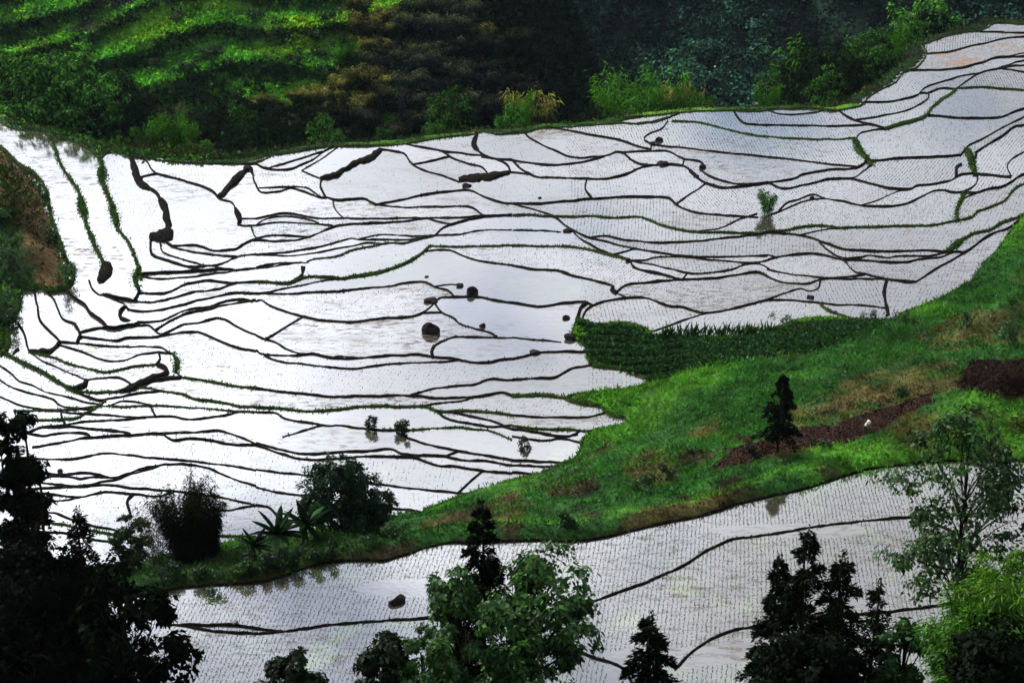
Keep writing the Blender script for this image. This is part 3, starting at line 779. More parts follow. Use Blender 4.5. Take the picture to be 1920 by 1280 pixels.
PALE = noisemat('pale_rock', (.10, .09, .085), (.25, .23, .21), 2.6, .8, 4)
BARK = noisemat('bark', (.012, .009, .007), (.05, .038, .028), 6, .8, 20)
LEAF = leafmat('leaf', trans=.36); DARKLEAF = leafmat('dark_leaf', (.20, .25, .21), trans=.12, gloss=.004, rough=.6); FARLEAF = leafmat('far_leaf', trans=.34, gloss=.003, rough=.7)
GRASS = leafmat('grass_blade', trans=.42, gloss=.008); GND = groundmat('ground_cover')
def plain(name, c, r=.8):
    m, nt, L = mat(name); o = N(nt, 'ShaderNodeOutputMaterial'); p = N(nt, 'ShaderNodeBsdfPrincipled'); p.inputs['Base Color'].default_value = (*c, 1); p.inputs['Roughness'].default_value = r; L(p.outputs[0], o.inputs[0]); return m

# ---------------------------------------------------------------- ground sheets
def sheet(name, x0, x1, y0, y1, c, hole=None, sink=0):
    xs = np.arange(x0, x1 + c * .5, c); ys = np.arange(y0, y1 + c * .5, c); A, B = np.meshgrid(xs, ys)
    z = ground(A.ravel(), B.ravel()) - sink; V = np.column_stack([A.ravel(), B.ravel(), z]); nx = len(xs)
    i, j = np.meshgrid(np.arange(nx - 1), np.arange(len(ys) - 1)); k = (j * nx + i).ravel(); F = np.stack([k, k + 1, k + 1 + nx, k + nx], -1)
    if hole is not None:
        cx = A[:-1, :-1].ravel() + c / 2; cy = B[:-1, :-1].ravel() + c / 2
        F = F[~((cx > hole[0] + c) & (cx < hole[1] - c) & (cy > hole[2] + c) & (cy < hole[3] - c))]
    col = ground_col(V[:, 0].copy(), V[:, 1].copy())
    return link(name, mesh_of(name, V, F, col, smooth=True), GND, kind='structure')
HX = (-30.0, 115.0, 108.0, 252.0)
sheet('ground', -330, 420, 18, 312, 1.5, hole=HX, sink=.1)
sheet('hillside', HX[0], HX[1], HX[2], HX[3], .6)
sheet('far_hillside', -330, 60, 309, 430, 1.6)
sheet('rim_ground', 40, 190, 309, 430, 1.5, sink=.1)
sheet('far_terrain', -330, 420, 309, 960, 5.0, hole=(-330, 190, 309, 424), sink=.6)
BROWNW = watermat('brown_water', .8, .9, (.30, .19, .12), base=.9)
for u_, v_, m_ in ((1820, 97, BROWNW), (760, 775, MW[2]), (720, 880, MW[2]), (1540, 588, MW[2]), (1850, 178, MW[2]), (650, 610, MW[0]), (560, 580, MW[0]), (1000, 255, MW[0]), (1000, 480, MW[0]), (1110, 385, MW[0]), (1200, 590, MW[0]), (640, 575, MW[0]), (390, 720, MW[0]), (1320, 545, MW[0])):
    q_ = onto(TM, u_, v_); l_ = int(bm.label_at(q_[0:1], q_[1:2])[0]); bm.special[l_] = m_
bm.water(MW); bn.water(MWN)
bm.bunds(MUD, MGR); bn.bunds(MUD, MGR, wk=.45, h=.12)
def shore(b, px, w, g, name, lift=.32):
    C = catmull(px, 6); T = b.T
    ribbon(b, C, w, g, MUD, MGR, .8, name, lift, drop=.35)
shore(bm, OUT_M[2:18], 4, True, 'grassy_bank', .15); shore(bm, OUT_M[17:66], 3, True, 'grassy_bank', .15)
shore(bm, OUT_M[67:84], 6, True, 'grassy_bank', .2); shore(bm, OUT_M[84:99], 6, True, 'grassy_bank', .2)
shore(bm, OUT_M[98:142], 6, True, 'grassy_bank', .2)
i0 = OUT_M.index((-40, 648)); shore(bm, OUT_M[i0:] + [OUT_M[0]], 10, True, 'grassy_bank', .25)
shore(bn, OUT_N[1:34], 5, False, 'earth_bank', .16)

# ---------------------------------------------------------------- plant builders
def rand_dir(n, r, up=0.0):
    d = r.normal(size=(n, 3)); d[:, 2] += up; return d / (np.linalg.norm(d, axis=1)[:, None] + 1e-9)
def leaves(P, D, Lg, Wd, r, droop=0.0, nrm=None):
    """one pointed leaf quad at each point P along direction D"""
    n = len(P)
    if nrm is not None:                                  # blades lie along the outside of their clump, as leaves turned to the light do
        nrm = nrm / (np.linalg.norm(nrm, axis=1)[:, None] + 1e-9) + rand_dir(n, r) * .55; nrm /= np.linalg.norm(nrm, axis=1)[:, None] + 1e-9
        D = D - (D * nrm).sum(1)[:, None] * nrm; D = D / (np.linalg.norm(D, axis=1)[:, None] + 1e-9)
    s = np.cross(D, rand_dir(n, r) if nrm is None else nrm); s /= np.linalg.norm(s, axis=1)[:, None] + 1e-9
    Lg = np.broadcast_to(np.asarray(Lg, float), (n,))[:, None]; Wd = np.broadcast_to(np.asarray(Wd, float), (n,))[:, None]
    tip = P + D * Lg; tip[:, 2] -= droop * Lg[:, 0]
    mid = P + D * Lg * .45; return np.stack([P, mid + s * Wd * .5, tip, mid - s * Wd * .5], 1)
def leafcol(n, r, c1, c2, k=1.6):
    t = r.random(n)[:, None] ** k; c = np.array(c1) * (1 - t) + np.array(c2) * t; return c * (.6 + .8 * r.random(n))[:, None]
def leafmesh(name, Q, col): return mesh_of(name, Q.reshape(-1, 3), np.arange(len(Q) * 4).reshape(-1, 4), np.repeat(col, 4, 0))
def tube(P, Rr, k=6):
    P = np.asarray(P, float); n = len(P); Rr = np.broadcast_to(np.asarray(Rr, float), (n,)); t = np.gradient(P, axis=0); t /= np.linalg.norm(t, axis=1)[:, None] + 1e-9
    ref = np.where(np.abs(t[:, 2:3]) > .9, [[1., 0, 0]], [[0, 0, 1.]]); a = np.cross(t, ref); a /= np.linalg.norm(a, axis=1)[:, None] + 1e-9; b = np.cross(t, a)
    th = np.arange(k) * 2 * math.pi / k; V = P[:, None] + Rr[:, None, None] * (np.cos(th)[None, :, None] * a[:, None] + np.sin(th)[None, :, None] * b[:, None])
    i = np.arange(n - 1)[:, None] * k; j = np.arange(k)[None]; F = np.stack([i + j, i + (j + 1) % k, i + k + (j + 1) % k, i + k + j], -1).reshape(-1, 4); return V.reshape(-1, 3), F
def join(parts):
    V, F, o = [], [], 0
    for v, f in parts: V.append(v); F.append(f + o); o += len(v)
    return np.vstack(V), np.vstack(F)
def curve(a, b, r, n=6, bend=.12):
    a, b = np.array(a, float), np.array(b, float); t = np.linspace(0, 1, n)[:, None]; P = a + (b - a) * t; L = np.linalg.norm(b - a)
    P += np.sin(t * math.pi) * rand_dir(1, r) * bend * L; return P
def broadleaf(seed, h, rad, nleaf=5000, leaf=.32, c1=(.015, .04, .012), c2=(.05, .13, .03), low=.3, clusters=26, flat=.75, open_=.5, trunk_r=None, wide_up=0.0):
    r = np.random.default_rng(seed); tr = trunk_r or h * .02; parts = []; lean = r.normal(0, .05, 2) * h
    spine = np.array([[0, 0, -.6], [lean[0] * .3, lean[1] * .3, h * .3], [lean[0] * .7, lean[1] * .7, h * .6], [lean[0], lean[1], h * .88]])
    parts.append(tube(catmull3(spine, 4), np.linspace(tr, tr * .25, len(catmull3(spine, 4)))))
    Q, Cc = [], []
    for i in range(clusters):
        f = (i + .5) / clusters; z = low + (1 - low) * f; prof = math.sin(math.pi * min(1, max(.06, (z - low) / (1 - low) * .85 + .12))) ** .6 * (1 + wide_up * (z - .6))
        a = i * 2.4 + r.normal(0, .4); q = rad * prof * (.35 + .6 * r.random() ** .5)
        c = np.array([math.cos(a) * q + lean[0] * z, math.sin(a) * q + lean[1] * z, z * h * .93 + r.normal(0, .03) * h])
        s = catmull3(spine, 4); base = s[min(len(s) - 1, int((z * .75) * len(s)))]; parts.append(tube(curve(base, c, r), np.linspace(tr * .4, tr * .06, 6), 4))
        m = int(nleaf / clusters * (.6 + .8 * r.random())); cr = rad * (.30 + .22 * r.random())
        sub = rand_dir(max(4, m // 40), r, .3) * cr * (.5 + .5 * r.random((max(4, m // 40), 1))) * np.array([1, 1, flat]) + c
        k = r.integers(0, len(sub), m); P = sub[k] + r.normal(0, cr * .17, (m, 3)) * np.array([1, 1, .7])
        D = rand_dir(m, r) + (P - c) / cr * .6; D[:, 2] -= .15; D /= np.linalg.norm(D, axis=1)[:, None]
        Q.append(leaves(P, D, leaf * (.6 + .8 * r.random(m)), leaf * .62 * (.6 + .8 * r.random(m)), r, .2, (P - c) / cr + np.array([0, 0, .35]))); Cc.append(leafcol(m, r, c1, c2) * (.7 + .6 * r.random()))
    return join(parts), (np.vstack(Q), np.vstack(Cc))
def catmull3(P, n):
    P = np.asarray(P, float); Q = np.vstack([2 * P[0] - P[1], P, 2 * P[-1] - P[-2]]); out = []
    for i in range(1, len(Q) - 2):
        t = (np.arange(n) / n)[:, None]; a, b, c, d = Q[i - 1:i + 3]
        out.append(.5 * (2 * b + (c - a) * t + (2 * a - 5 * b + 4 * c - d) * t ** 2 + (3 * b - a - 3 * c + d) * t ** 3))
    return np.vstack(out + [P[-1:]])
def conifer(seed, h, rad, dens=1.0, c1=(.008, .016, .008), c2=(.02, .045, .016), low=.08, irr=.35, tip=1.0):
    r = np.random.default_rng(seed); parts = [tube([[0, 0, -.8], [r.normal(0, .05), 0, h * .5], [r.normal(0, .08), 0, h]], [h * .018, h * .011, .03])]; Q, Cc = [], []
    z = low * h
    while z < h * .985:
        f = z / h; R_ = rad * (1 - f) ** .8 * (1 + .1) + .18
        for k in range(int(5 + 3 * r.random())):
            a = r.random() * 6.283; q = R_ * (1 - irr + 2 * irr * r.random()); d = np.array([math.cos(a), math.sin(a)])
            t = np.linspace(0, 1, 5); up = .25 * q * np.sin(t * 2.2) - .28 * q * t ** 2; br = np.column_stack([d[0] * q * t, d[1] * q * t, z + up]); parts.append(tube(br, np.linspace(.05, .012, 5), 3))
            m = int((18 + 42 * q) * dens); s = r.random(m) ** .75; P = np.column_stack([np.interp(s, t, br[:, i]) for i in range(3)])
            side = np.array([-d[1], d[0]]); w = (1 - s * .7) * q * .32 + .08; off = r.normal(0, .45, m) * w; P[:, :2] += off[:, None] * side; P[:, 2] += r.normal(0, .10, m) - .05
            D = np.column_stack([d[0] + side[0] * np.sign(off) * .8, d[1] + side[1] * np.sign(off) * .8, r.normal(-.1, .5, m)]); D /= np.linalg.norm(D, axis=1)[:, None]
            Q.append(leaves(P, D, .26 + .22 * r.random(m), .12, r, .15)); Cc.append(leafcol(m, r, c1, c2))
        z += h * .028 + .2 + .2 * r.random()
    n = int(60 * tip); P = np.column_stack([r.normal(0, .08, n), r.normal(0, .08, n), h * (.94 + .08 * r.random(n))]); Q.append(leaves(P, rand_dir(n, r, .8), .3, .1, r)); Cc.append(leafcol(n, r, c1, c2))
    return join(parts), (np.vstack(Q), np.vstack(Cc))
def bamboo(seed, h, rad, culms=22, per=130, c1=(.02, .05, .012), c2=(.07, .16, .03), tipc=None, leaf=.42, arch=.35, low=.2, thick=.035):
    r = np.random.default_rng(seed); parts, Q, Cc = [], [], []
    for i in range(culms):
        a = r.random() * 6.283; b0 = rad * .28 * r.random() ** .5; hh = h * (.62 + .38 * r.random()); out = rad * (.25 + .85 * r.random()); t = np.linspace(0, 1, 9)
        x = b0 + (out - b0) * t ** 2.2; z = hh * (t - arch * .45 * t ** 4); P = np.column_stack([np.cos(a) * x, np.sin(a) * x, z]); parts.append(tube(P, np.linspace(thick, .008, 9), 4))
        s = low + (1 - low) * r.random(per) ** .8; p = np.column_stack([np.interp(s, t, P[:, k]) for k in range(3)]); sp_ = rad * .16 * (1.1 - .5 * s); p += r.normal(0, 1, (per, 3)) * sp_[:, None] * np.array([1, 1, .8])
        D = rand_dir(per, r) * np.array([1, 1, .6]) + np.array([np.cos(a), np.sin(a), 0]) * .5; D[:, 2] += .25 * (1 - s) - .35; D /= np.linalg.norm(D, axis=1)[:, None]
        Q.append(leaves(p, D, leaf * (.6 + .8 * r.random(per)), leaf * .2, r, .25)); col = leafcol(per, r, c1, c2)
        if tipc is not None: m = (np.clip((p[:, 2] / h - .58) * 4, 0, 1) * np.clip((s - .45) * 4, 0, 1))[:, None]; col = col * (1 - m) + m * np.array(tipc) * (.5 + r.random((per, 1)))  # upper leaves blend to the tip colour, light on the plumes painted in
        Cc.append(col)
    return join(parts), (np.vstack(Q), np.vstack(Cc))
def shrub(seed, h, rad, n=500, leaf=.2, c1=(.015, .04, .012), c2=(.05, .12, .03), lumps=7):
    r = np.random.default_rng(seed); c = np.column_stack([r.normal(0, rad * .42, lumps), r.normal(0, rad * .42, lumps), h * (.12 + .62 * r.random(lumps))]); k = r.integers(0, lumps, n)
    P = c[k] + rand_dir(n, r, .2) * np.array([rad * .38, rad * .38, h * .26]) * (.4 + .6 * r.random((n, 1))); P[:, 2] = np.abs(P[:, 2]); D = rand_dir(n, r, .3)
    return (leaves(P, D, leaf * (.6 + .8 * r.random(n)), leaf * .55, r, 0, P - c[k] + np.array([0, 0, .1 * h])), leafcol(n, r, c1, c2) * (.6 + .8 * r.random(lumps))[k][:, None])
def plant(name, wood, crown, lm, loc, label, cat, group=None, rz=0, s=1.0, crown_name='crown', wood_name='trunk'):
    o = empty(name, loc, label, cat, group, rz, s)
    if wood is not None: link(wood_name, mesh_of(wood_name, *wood, smooth=True), BARK, o)
    link(crown_name, leafmesh(crown_name, *crown), lm, o); return o
def px2m(u, v, dist): return dist * MPP
def place(u, v, T=None, dxy=(0, 0)):
    if T is None: p = hit1(u, v)
    else: q = onto(T, u, v); p = Vector((float(q[0]), float(q[1]), float(T(q[0], q[1]))))
    return p
def depth(p): return p.y * cp + (CAMZ - p.z) * sp
def at_depth(u, v, Y):                                   # the point of a sight line above ground distance Y
    dx, dy, dz = ray(u, v); t = Y / dy; return Vector((float(dx * t), float(Y), float(CAMZ + dz * t)))
# ---------------------------------------------------------------- foreground trees on the slope below the camera
def fore(kind, name, u, vtop, wpx, Y, label, cat='tree', lm=LEAF, base_z=None, rz=0, **k):
    top = at_depth(u, vtop, Y); gz = float(ground(np.array([top.x]), np.array([Y]))[0]) if base_z is None else base_z
    h = top.z - gz; rad = wpx * .5 * MPP * depth(top)
    wood, crown = kind(h=h, rad=rad, **k)
    nm = {'bamboo': ('foliage', 'culms')}.get(kind.__name__, ('crown', 'trunk'))
    return plant(name, wood, crown, lm, (top.x, Y, gz), label, cat, rz=rz, crown_name=nm[0], wood_name=nm[1])
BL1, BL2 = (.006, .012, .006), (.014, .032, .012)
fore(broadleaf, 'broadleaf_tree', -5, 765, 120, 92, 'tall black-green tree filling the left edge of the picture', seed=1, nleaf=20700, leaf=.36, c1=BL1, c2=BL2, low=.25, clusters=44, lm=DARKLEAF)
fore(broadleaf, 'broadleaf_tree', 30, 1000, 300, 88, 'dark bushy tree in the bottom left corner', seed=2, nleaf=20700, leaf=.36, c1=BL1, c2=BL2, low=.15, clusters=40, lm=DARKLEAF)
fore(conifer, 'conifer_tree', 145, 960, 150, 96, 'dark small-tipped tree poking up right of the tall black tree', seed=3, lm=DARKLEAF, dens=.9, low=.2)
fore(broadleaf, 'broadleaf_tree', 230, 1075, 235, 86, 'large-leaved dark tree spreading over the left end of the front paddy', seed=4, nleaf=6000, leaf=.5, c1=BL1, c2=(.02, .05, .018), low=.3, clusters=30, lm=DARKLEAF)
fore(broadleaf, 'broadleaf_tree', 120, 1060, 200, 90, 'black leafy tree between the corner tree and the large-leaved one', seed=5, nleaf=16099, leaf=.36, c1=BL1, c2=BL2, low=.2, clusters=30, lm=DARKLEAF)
fore(conifer, 'conifer_tree', 902, 945, 165, 82, 'dark narrow conifer spire rising behind the pale-leaved centre tree', seed=6, lm=DARKLEAF, dens=1.6, low=.35, irr=.25)
fore(broadleaf, 'broadleaf_tree', 1000, 1040, 235, 78, 'pale-leaved tree at the bottom centre with light catching its leaves', seed=7, nleaf=9500, leaf=.40, c1=(.010, .03, .010), c2=(.07, .16, .05), low=.35, clusters=30)
fore(broadleaf, 'broadleaf_tree', 885, 1030, 135, 77, 'leafy crown left of the pale-leaved centre tree, around the dark spire', seed=8, nleaf=8000, leaf=.32, c1=(.014, .035, .014), c2=(.07, .17, .05), low=.3, clusters=22)
fore(broadleaf, 'broadleaf_tree', 800, 1195, 130, 72, 'low airy leafy tree at the bottom edge, left of the centre tree', seed=9, nleaf=5979, leaf=.3, c1=(.018, .045, .016), c2=(.08, .18, .05), low=.3, clusters=20)
fore(broadleaf, 'broadleaf_tree', 560, 1212, 125, 72, 'dark pointed treetop at the bottom edge, left of centre', seed=10, nleaf=9660, leaf=.3, c1=BL1, c2=(.022, .055, .014), low=.3, clusters=22, lm=LEAF)
fore(broadleaf, 'broadleaf_tree', 715, 1204, 105, 72, 'dark round treetop at the bottom edge beside the airy leafy tree', seed=11, nleaf=8740, leaf=.3, c1=BL1, c2=(.02, .06, .018), low=.3, clusters=20, lm=LEAF)
fore(conifer, 'conifer_tree', 1222, 1155, 150, 76, 'dark lone conifer top at the bottom edge, right of the centre tree', seed=12, lm=DARKLEAF, dens=1.2, low=.25)
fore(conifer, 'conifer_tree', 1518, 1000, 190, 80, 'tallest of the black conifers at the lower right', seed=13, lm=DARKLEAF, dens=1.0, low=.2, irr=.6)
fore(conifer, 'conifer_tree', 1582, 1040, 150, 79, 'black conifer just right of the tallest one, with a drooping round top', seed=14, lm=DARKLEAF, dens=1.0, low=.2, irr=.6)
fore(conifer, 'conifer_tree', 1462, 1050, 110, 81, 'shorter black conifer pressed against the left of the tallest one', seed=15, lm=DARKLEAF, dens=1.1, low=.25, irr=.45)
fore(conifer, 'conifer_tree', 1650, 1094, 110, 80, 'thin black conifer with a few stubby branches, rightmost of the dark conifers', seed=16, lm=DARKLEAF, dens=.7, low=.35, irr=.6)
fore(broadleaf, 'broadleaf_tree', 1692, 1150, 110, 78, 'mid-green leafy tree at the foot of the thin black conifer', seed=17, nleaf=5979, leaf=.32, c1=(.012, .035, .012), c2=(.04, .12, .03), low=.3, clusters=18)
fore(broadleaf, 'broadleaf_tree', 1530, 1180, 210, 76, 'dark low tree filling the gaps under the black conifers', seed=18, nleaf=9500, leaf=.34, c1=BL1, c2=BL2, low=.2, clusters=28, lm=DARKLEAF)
fore(broadleaf, 'broadleaf_tree', 1850, 765, 270, 106, 'tall airy tree with whitish leaves and a bare forked trunk at the right', seed=19, nleaf=8500, leaf=.42, c1=(.012, .035, .012), c2=(.09, .18, .07), low=.42, clusters=44, trunk_r=.22, flat=.5)
fore(bamboo, 'bamboo_clump', 1895, 965, 200, 76, 'bright yellow-green feathery bamboo at the right edge', 'bamboo', seed=20, culms=50, per=330, leaf=.42, c1=(.03, .09, .008), c2=(.17, .40, .03), low=.45)
fore(bamboo, 'bamboo_clump', 1850, 1085, 190, 73, 'lower bright green feathery bamboo reaching left over the front paddy', 'bamboo', seed=21, culms=44, per=300, leaf=.42, c1=(.02, .07, .008), c2=(.12, .34, .03), low=.45)
fore(broadleaf, 'broadleaf_tree', 1900, 1190, 230, 70, 'black-green tree filling the bottom right corner', seed=22, nleaf=18400, leaf=.34, c1=BL1, c2=(.016, .035, .012), low=.15, clusters=34, lm=DARKLEAF)
# trees on the bank behind the front paddy
def on_bank(kind, name, u, vb, vtop, wpx, label, cat='tree', lm=LEAF, **k):
    p = place(u, vb)
    if vb > 1000:                                        # rooted a little way down behind the crest of the bank
        k_ = 1 + 9 / p.y; gz = float(ground(np.array([p.x * k_]), np.array([p.y * k_]))[0]); p = Vector((p.x * k_, p.y * k_, gz - .3))
    d = depth(p); h = at_depth(u, vtop, p.y).z - p.z; rad = wpx * .5 * MPP * d
    wood, crown = kind(h=h, rad=rad, **k); nm = {'bamboo': ('foliage', 'culms')}.get(kind.__name__, ('crown', 'trunk'))
    return plant(name, wood, crown, lm, p, label, cat, crown_name=nm[0], wood_name=nm[1])
on_bank(broadleaf, 'broadleaf_tree', 622, 1045, 858, 120, 'taller of the two dark-leaved trees on the bank above the front paddy', seed=30, nleaf=11000, leaf=.34, c1=(.006, .017, .009), c2=(.022, .065, .028), low=.14, clusters=34, flat=.9)
on_bank(broadleaf, 'broadleaf_tree', 688, 1040, 905, 105, 'lower dark-leaved tree leaning right beside the taller one on the bank', seed=35, nleaf=8000, leaf=.34, c1=(.006, .017, .009), c2=(.020, .060, .026), low=.2, clusters=26, flat=.9)
on_bank(bamboo, 'bamboo_clump', 355, 1085, 893, 130, 'dark upright bamboo clump on the bank at lower left', 'bamboo', seed=31, culms=44, per=420, leaf=.42, c1=(.008, .012, .006), c2=(.022, .026, .010), tipc=(.05, .05, .015), low=.06, arch=.1, lm=DARKLEAF)
on_bank(bamboo, 'bamboo_clump', 400, 1085, 925, 80, 'shorter bamboo clump at the right side of the dark upright one', 'bamboo', seed=32, culms=26, per=360, leaf=.42, c1=(.008, .012, .006), c2=(.022, .026, .010), tipc=(.06, .06, .018), low=.06, arch=.1, lm=DARKLEAF)
on_bank(broadleaf, 'broadleaf_tree', 252, 1085, 965, 75, 'small leafy tree with a green top left of the dark bamboo', seed=33, nleaf=5979, leaf=.26, c1=(.008, .02, .008), c2=(.03, .07, .02), low=.2, clusters=18)
on_bank(bamboo, 'bamboo_clump', 300, 1088, 930, 70, 'thin wispy bamboo between the small tree and the dark clump', 'bamboo', seed=34, culms=12, per=160, leaf=.34, c1=(.02, .03, .01), c2=(.05, .055, .018), low=.2, arch=.15)
def banana(u, vb, vtop, wpx, seed, label, nl=17):
    p = place(u, vb); k_ = 1 + 5 / p.y; p = Vector((p.x * k_, p.y * k_, float(ground(np.array([p.x * k_]), np.array([p.y * k_]))[0]))); d = depth(p); h = (at_depth(u, vtop, p.y).z - p.z) * .95; r = np.random.default_rng(seed); o = empty('banana_plant', p, label, 'banana plant', 'banana plants')
    link('stem', mesh_of('stem', *tube([[0, 0, -.3], [0, 0, h * .25], [.05, 0, h * .5]], [.16, .12, .07], 8), smooth=True), MGR, o)
    for i in range(nl):
        a = i * 2.4 + r.normal(0, .3); L_ = h * (.5 + .2 * r.random()); el = 1.35 - 1.2 * i / nl; n = 9; t = np.linspace(0, 1, n); th = el - 1.1 * t * (.5 + .4 * i / nl)
        ds = L_ / (n - 1); x = np.concatenate([[0], np.cumsum(np.cos(th[1:]) * ds)]); z = h * .42 + np.concatenate([[0], np.cumsum(np.sin(th[1:]) * ds)])
        w = L_ * .10 * np.sin(np.clip(t * .92 + .08, 0, 1) * math.pi) ** .6 + .01; c, s = math.cos(a), math.sin(a)
        rows = [np.column_stack([c * x - s * w * q, s * x + c * w * q, z - abs(q) * w * .35 + (.03 if q == 0 else 0)]) for q in (-1, 0, 1)]
        V = np.vstack(rows); k = np.arange(n - 1); F = np.vstack([np.stack([k, k + 1, k + n + 1, k + n], -1), np.stack([k + n, k + n + 1, k + 2 * n + 1, k + 2 * n], -1)])
        g = r.random(); col = np.tile(np.array((.006, .02, .006)) * (1 - g ** 3) + g ** 3 * np.array((.03, .13, .03)), (len(V), 1)); link('leaf', mesh_of('leaf', V, F, col, smooth=True), LEAF if r.random() < .12 else DARKLEAF, o)
banana(480, 1078, 985, 90, 1, 'dark banana plant just right of the bamboo clump'); banana(525, 1072, 950, 100, 2, 'banana plant in the middle of the row on the bank')
banana(578, 1062, 935, 100, 3, 'bright-leaved banana plant against the dark bank trees', 20); banana(608, 1058, 975, 80, 4, 'low banana plant at the foot of the dark bank trees', 14)
# hillside conifer and scattered shrubs of the green slope
on_bank(conifer, 'conifer_tree', 1456, 866, 706, 64, 'lone dark conifer standing on the green slope beside the ploughed strip', seed=40, lm=DARKLEAF, dens=1.3, low=.2, irr=.6)
def bush(u, vb, hp, wp, seed, label, c1=(.012, .035, .012), c2=(.04, .11, .03), n=450, T=None, lm=LEAF, leaf=.26, name='shrub', cat='shrub', group=None):
    p = place(u, vb, T); d = depth(p); Q, C_ = shrub(seed, hp * MPP * d * 1.1, wp * .5 * MPP * d, n, leaf, c1, c2); o = link(name, leafmesh(name, Q, C_), lm, loc=p - Vector((0, 0, .1))); o['label'] = label; o['category'] = cat
    if group: o['group'] = group
    return o
BR2 = (.06, .16, .03)
bush(1890, 655, 70, 50, 1, 'grey-green shrub at the right edge above the dark soil patch', c2=(.08, .15, .07), n=900)
bush(1700, 607, 38, 40, 2, 'dark shrub on the corner of the dark crop by the water'); bush(1640, 606, 26, 44, 3, 'low shrub at the waterside left of the dark corner shrub')
bush(1215, 925, 45, 60, 4, 'spreading green shrub in the middle of the lower slope', n=700); bush(1250, 905, 32, 40, 5, 'smaller shrub uphill of the spreading green one')
bush(1540, 855, 26, 36, 6, 'small pale shrub just right of the lone conifer', c2=(.08, .15, .07)); bush(1410, 872, 34, 40, 7, 'dark shrub in a hollow left of the lone conifer', c1=BL1, c2=BL2)
bush(1700, 760, 30, 40, 8, 'shrub beside the farmer on the weedy slope'); bush(1810, 620, 40, 26, 9, 'slim shrub on the reddish earth near the right edge')
bush(1065, 1010, 22, 50, 10, 'dark shrub leaning over the front paddy bank', c1=BL1, c2=BL2); bush(740, 1030, 40, 70, 11, 'leafy shrub right of the dark bank trees', n=700)
bush(690, 1040, 24, 60, 12, 'low green shrub under the dark bank trees'); bush(440, 1085, 34, 60, 13, 'bright low shrub between bamboo and banana plants', c2=BR2)
bush(1480, 612, 26, 46, 14, 'rounded dark bush on the top edge of the dark crop', n=600)
bush(698, 805, 28, 30, 15, 'spindly shrub standing in the middle terraces, left of its pair', T=TM, n=700, c1=BL1, c2=BL2); bush(750, 810, 30, 36, 16, 'denser dark shrub right of the spindly one in the middle terraces', T=TM, n=1000, c1=BL1, c2=BL2)
bush(986, 838, 30, 26, 17, 'small shrub on a bund near the point of the green slope', T=TM, n=500, c1=BL1, c2=(.02, .06, .02))
for i, (u, v, h_, w_) in enumerate([(10, 505, 60, 50), (5, 560, 60, 60), (30, 590, 50, 50), (118, 530, 50, 40), (100, 460, 50, 30), (85, 390, 50, 26), (5, 425, 40, 36)]):
    bush(u, v, h_, w_, 60 + i, ['leafy bush on the left edge below the brown field', 'bush at the left edge under the leafy one', 'bush beside the narrow strips of water at left', 'bush on the lowest corner of the brown field', 'bush on the right border of the brown field', 'bush halfway up the border of the brown field', 'bush inside the brown field at the left edge'][i], n=600, leaf=.35)
# sapling in the water
p = place(1438, 402, TM); d = depth(p); wd, cr = bamboo(70, 58 * MPP * d, 20 * MPP * d, culms=14, per=90, leaf=.6, c1=(.012, .04, .01), c2=(.05, .15, .03), low=.1, arch=.15)
plant('sapling', wd, cr, LEAF, p, 'spiky green sapling standing alone in the flooded terraces', 'sapling', crown_name='foliage', wood_name='stem')

# ---------------------------------------------------------------- trees along the far rim of the terraces
protos = {}
def prep(key, name, wood, crown, lm, names, cat):
    protos[key] = [None, name, wood, crown, lm, names, cat]
G1, G2 = (.008, .030, .010), (.10, .28, .045)
for i in range(4): prep('b%d' % i, 'broadleaf_tree', *broadleaf(100 + i, 10, 4.6, 2600, .55, G1, G2, low=.12, clusters=26, flat=.9), FARLEAF, ('crown', 'trunk'), 'tree')
for i in range(2): prep('d%d' % i, 'broadleaf_tree', *broadleaf(110 + i, 10, 5.0, 2600, .55, (.004, .009, .006), (.012, .026, .012), low=.08, clusters=26, flat=.9), FARLEAF, ('crown', 'trunk'), 'tree')
for i in range(3): prep('g%d' % i, 'bamboo_clump', *bamboo(120 + i, 10, 4.0, 24, 120, (.012, .045, .008), (.10, .29, .025), leaf=.75, low=.1, arch=.2), FARLEAF, ('foliage', 'culms'), 'bamboo')
for i in range(4): prep('o%d' % i, 'bamboo_clump', *bamboo(130 + i, 10, 5.2, 30, 110, (.006, .013, .015), (.035, .055, .048), tipc=(.19, .19, .11), leaf=.95, low=.15, arch=.75), FARLEAF, ('foliage', 'culms'), 'bamboo')
for i in range(2): prep('y%d' % i, 'bamboo_clump', *bamboo(140 + i, 10, 5.0, 28, 110, (.012, .02, .010), (.05, .06, .02), tipc=(.40, .36, .11), leaf=.9, low=.15, arch=.6), FARLEAF, ('foliage', 'culms'), 'bamboo')
def stand(key, loc, h, label, group=None, wide=1.0):
    P = protos[key]; s = h / 10.0; rz = random.random() * 6.28; sc = (s * wide, s * wide, s)
    if P[0] is None: P[0] = plant(P[1], P[2], P[3], P[4], loc, label, P[6], group, rz, sc, P[5][0], P[5][1]); return P[0]
    return copy_tree(P[0], loc, rz, sc, label, group)
def rim(key, u, vb, vtop, label, group='trees along the far rim of the terraces', back=0.0, wide=1.0):
    vtop = max(vtop, -8); p = onto(TM, u, min(vb, 303)); p = np.array(p); bk = (min(40., max(3., (vb - vtop) * .30)) if u < 1440 else min(55., max(4., (vb - vtop) * .45))) if u > 190 else 24.; p = p * (1 + bk / np.hypot(*p)); z = float(ground(p[:1], p[1:])[0])
    loc = Vector((float(p[0]), float(p[1]), float(z) - .4)); d = depth(loc); top = CAMZ + ray(u, vtop)[2] * (p[1] / ray(u, vtop)[1]); h = min(24., max(1.8, (top - z) * 1.12)); z = max(z, top - h); stand(key, loc, h, label, group, wide)
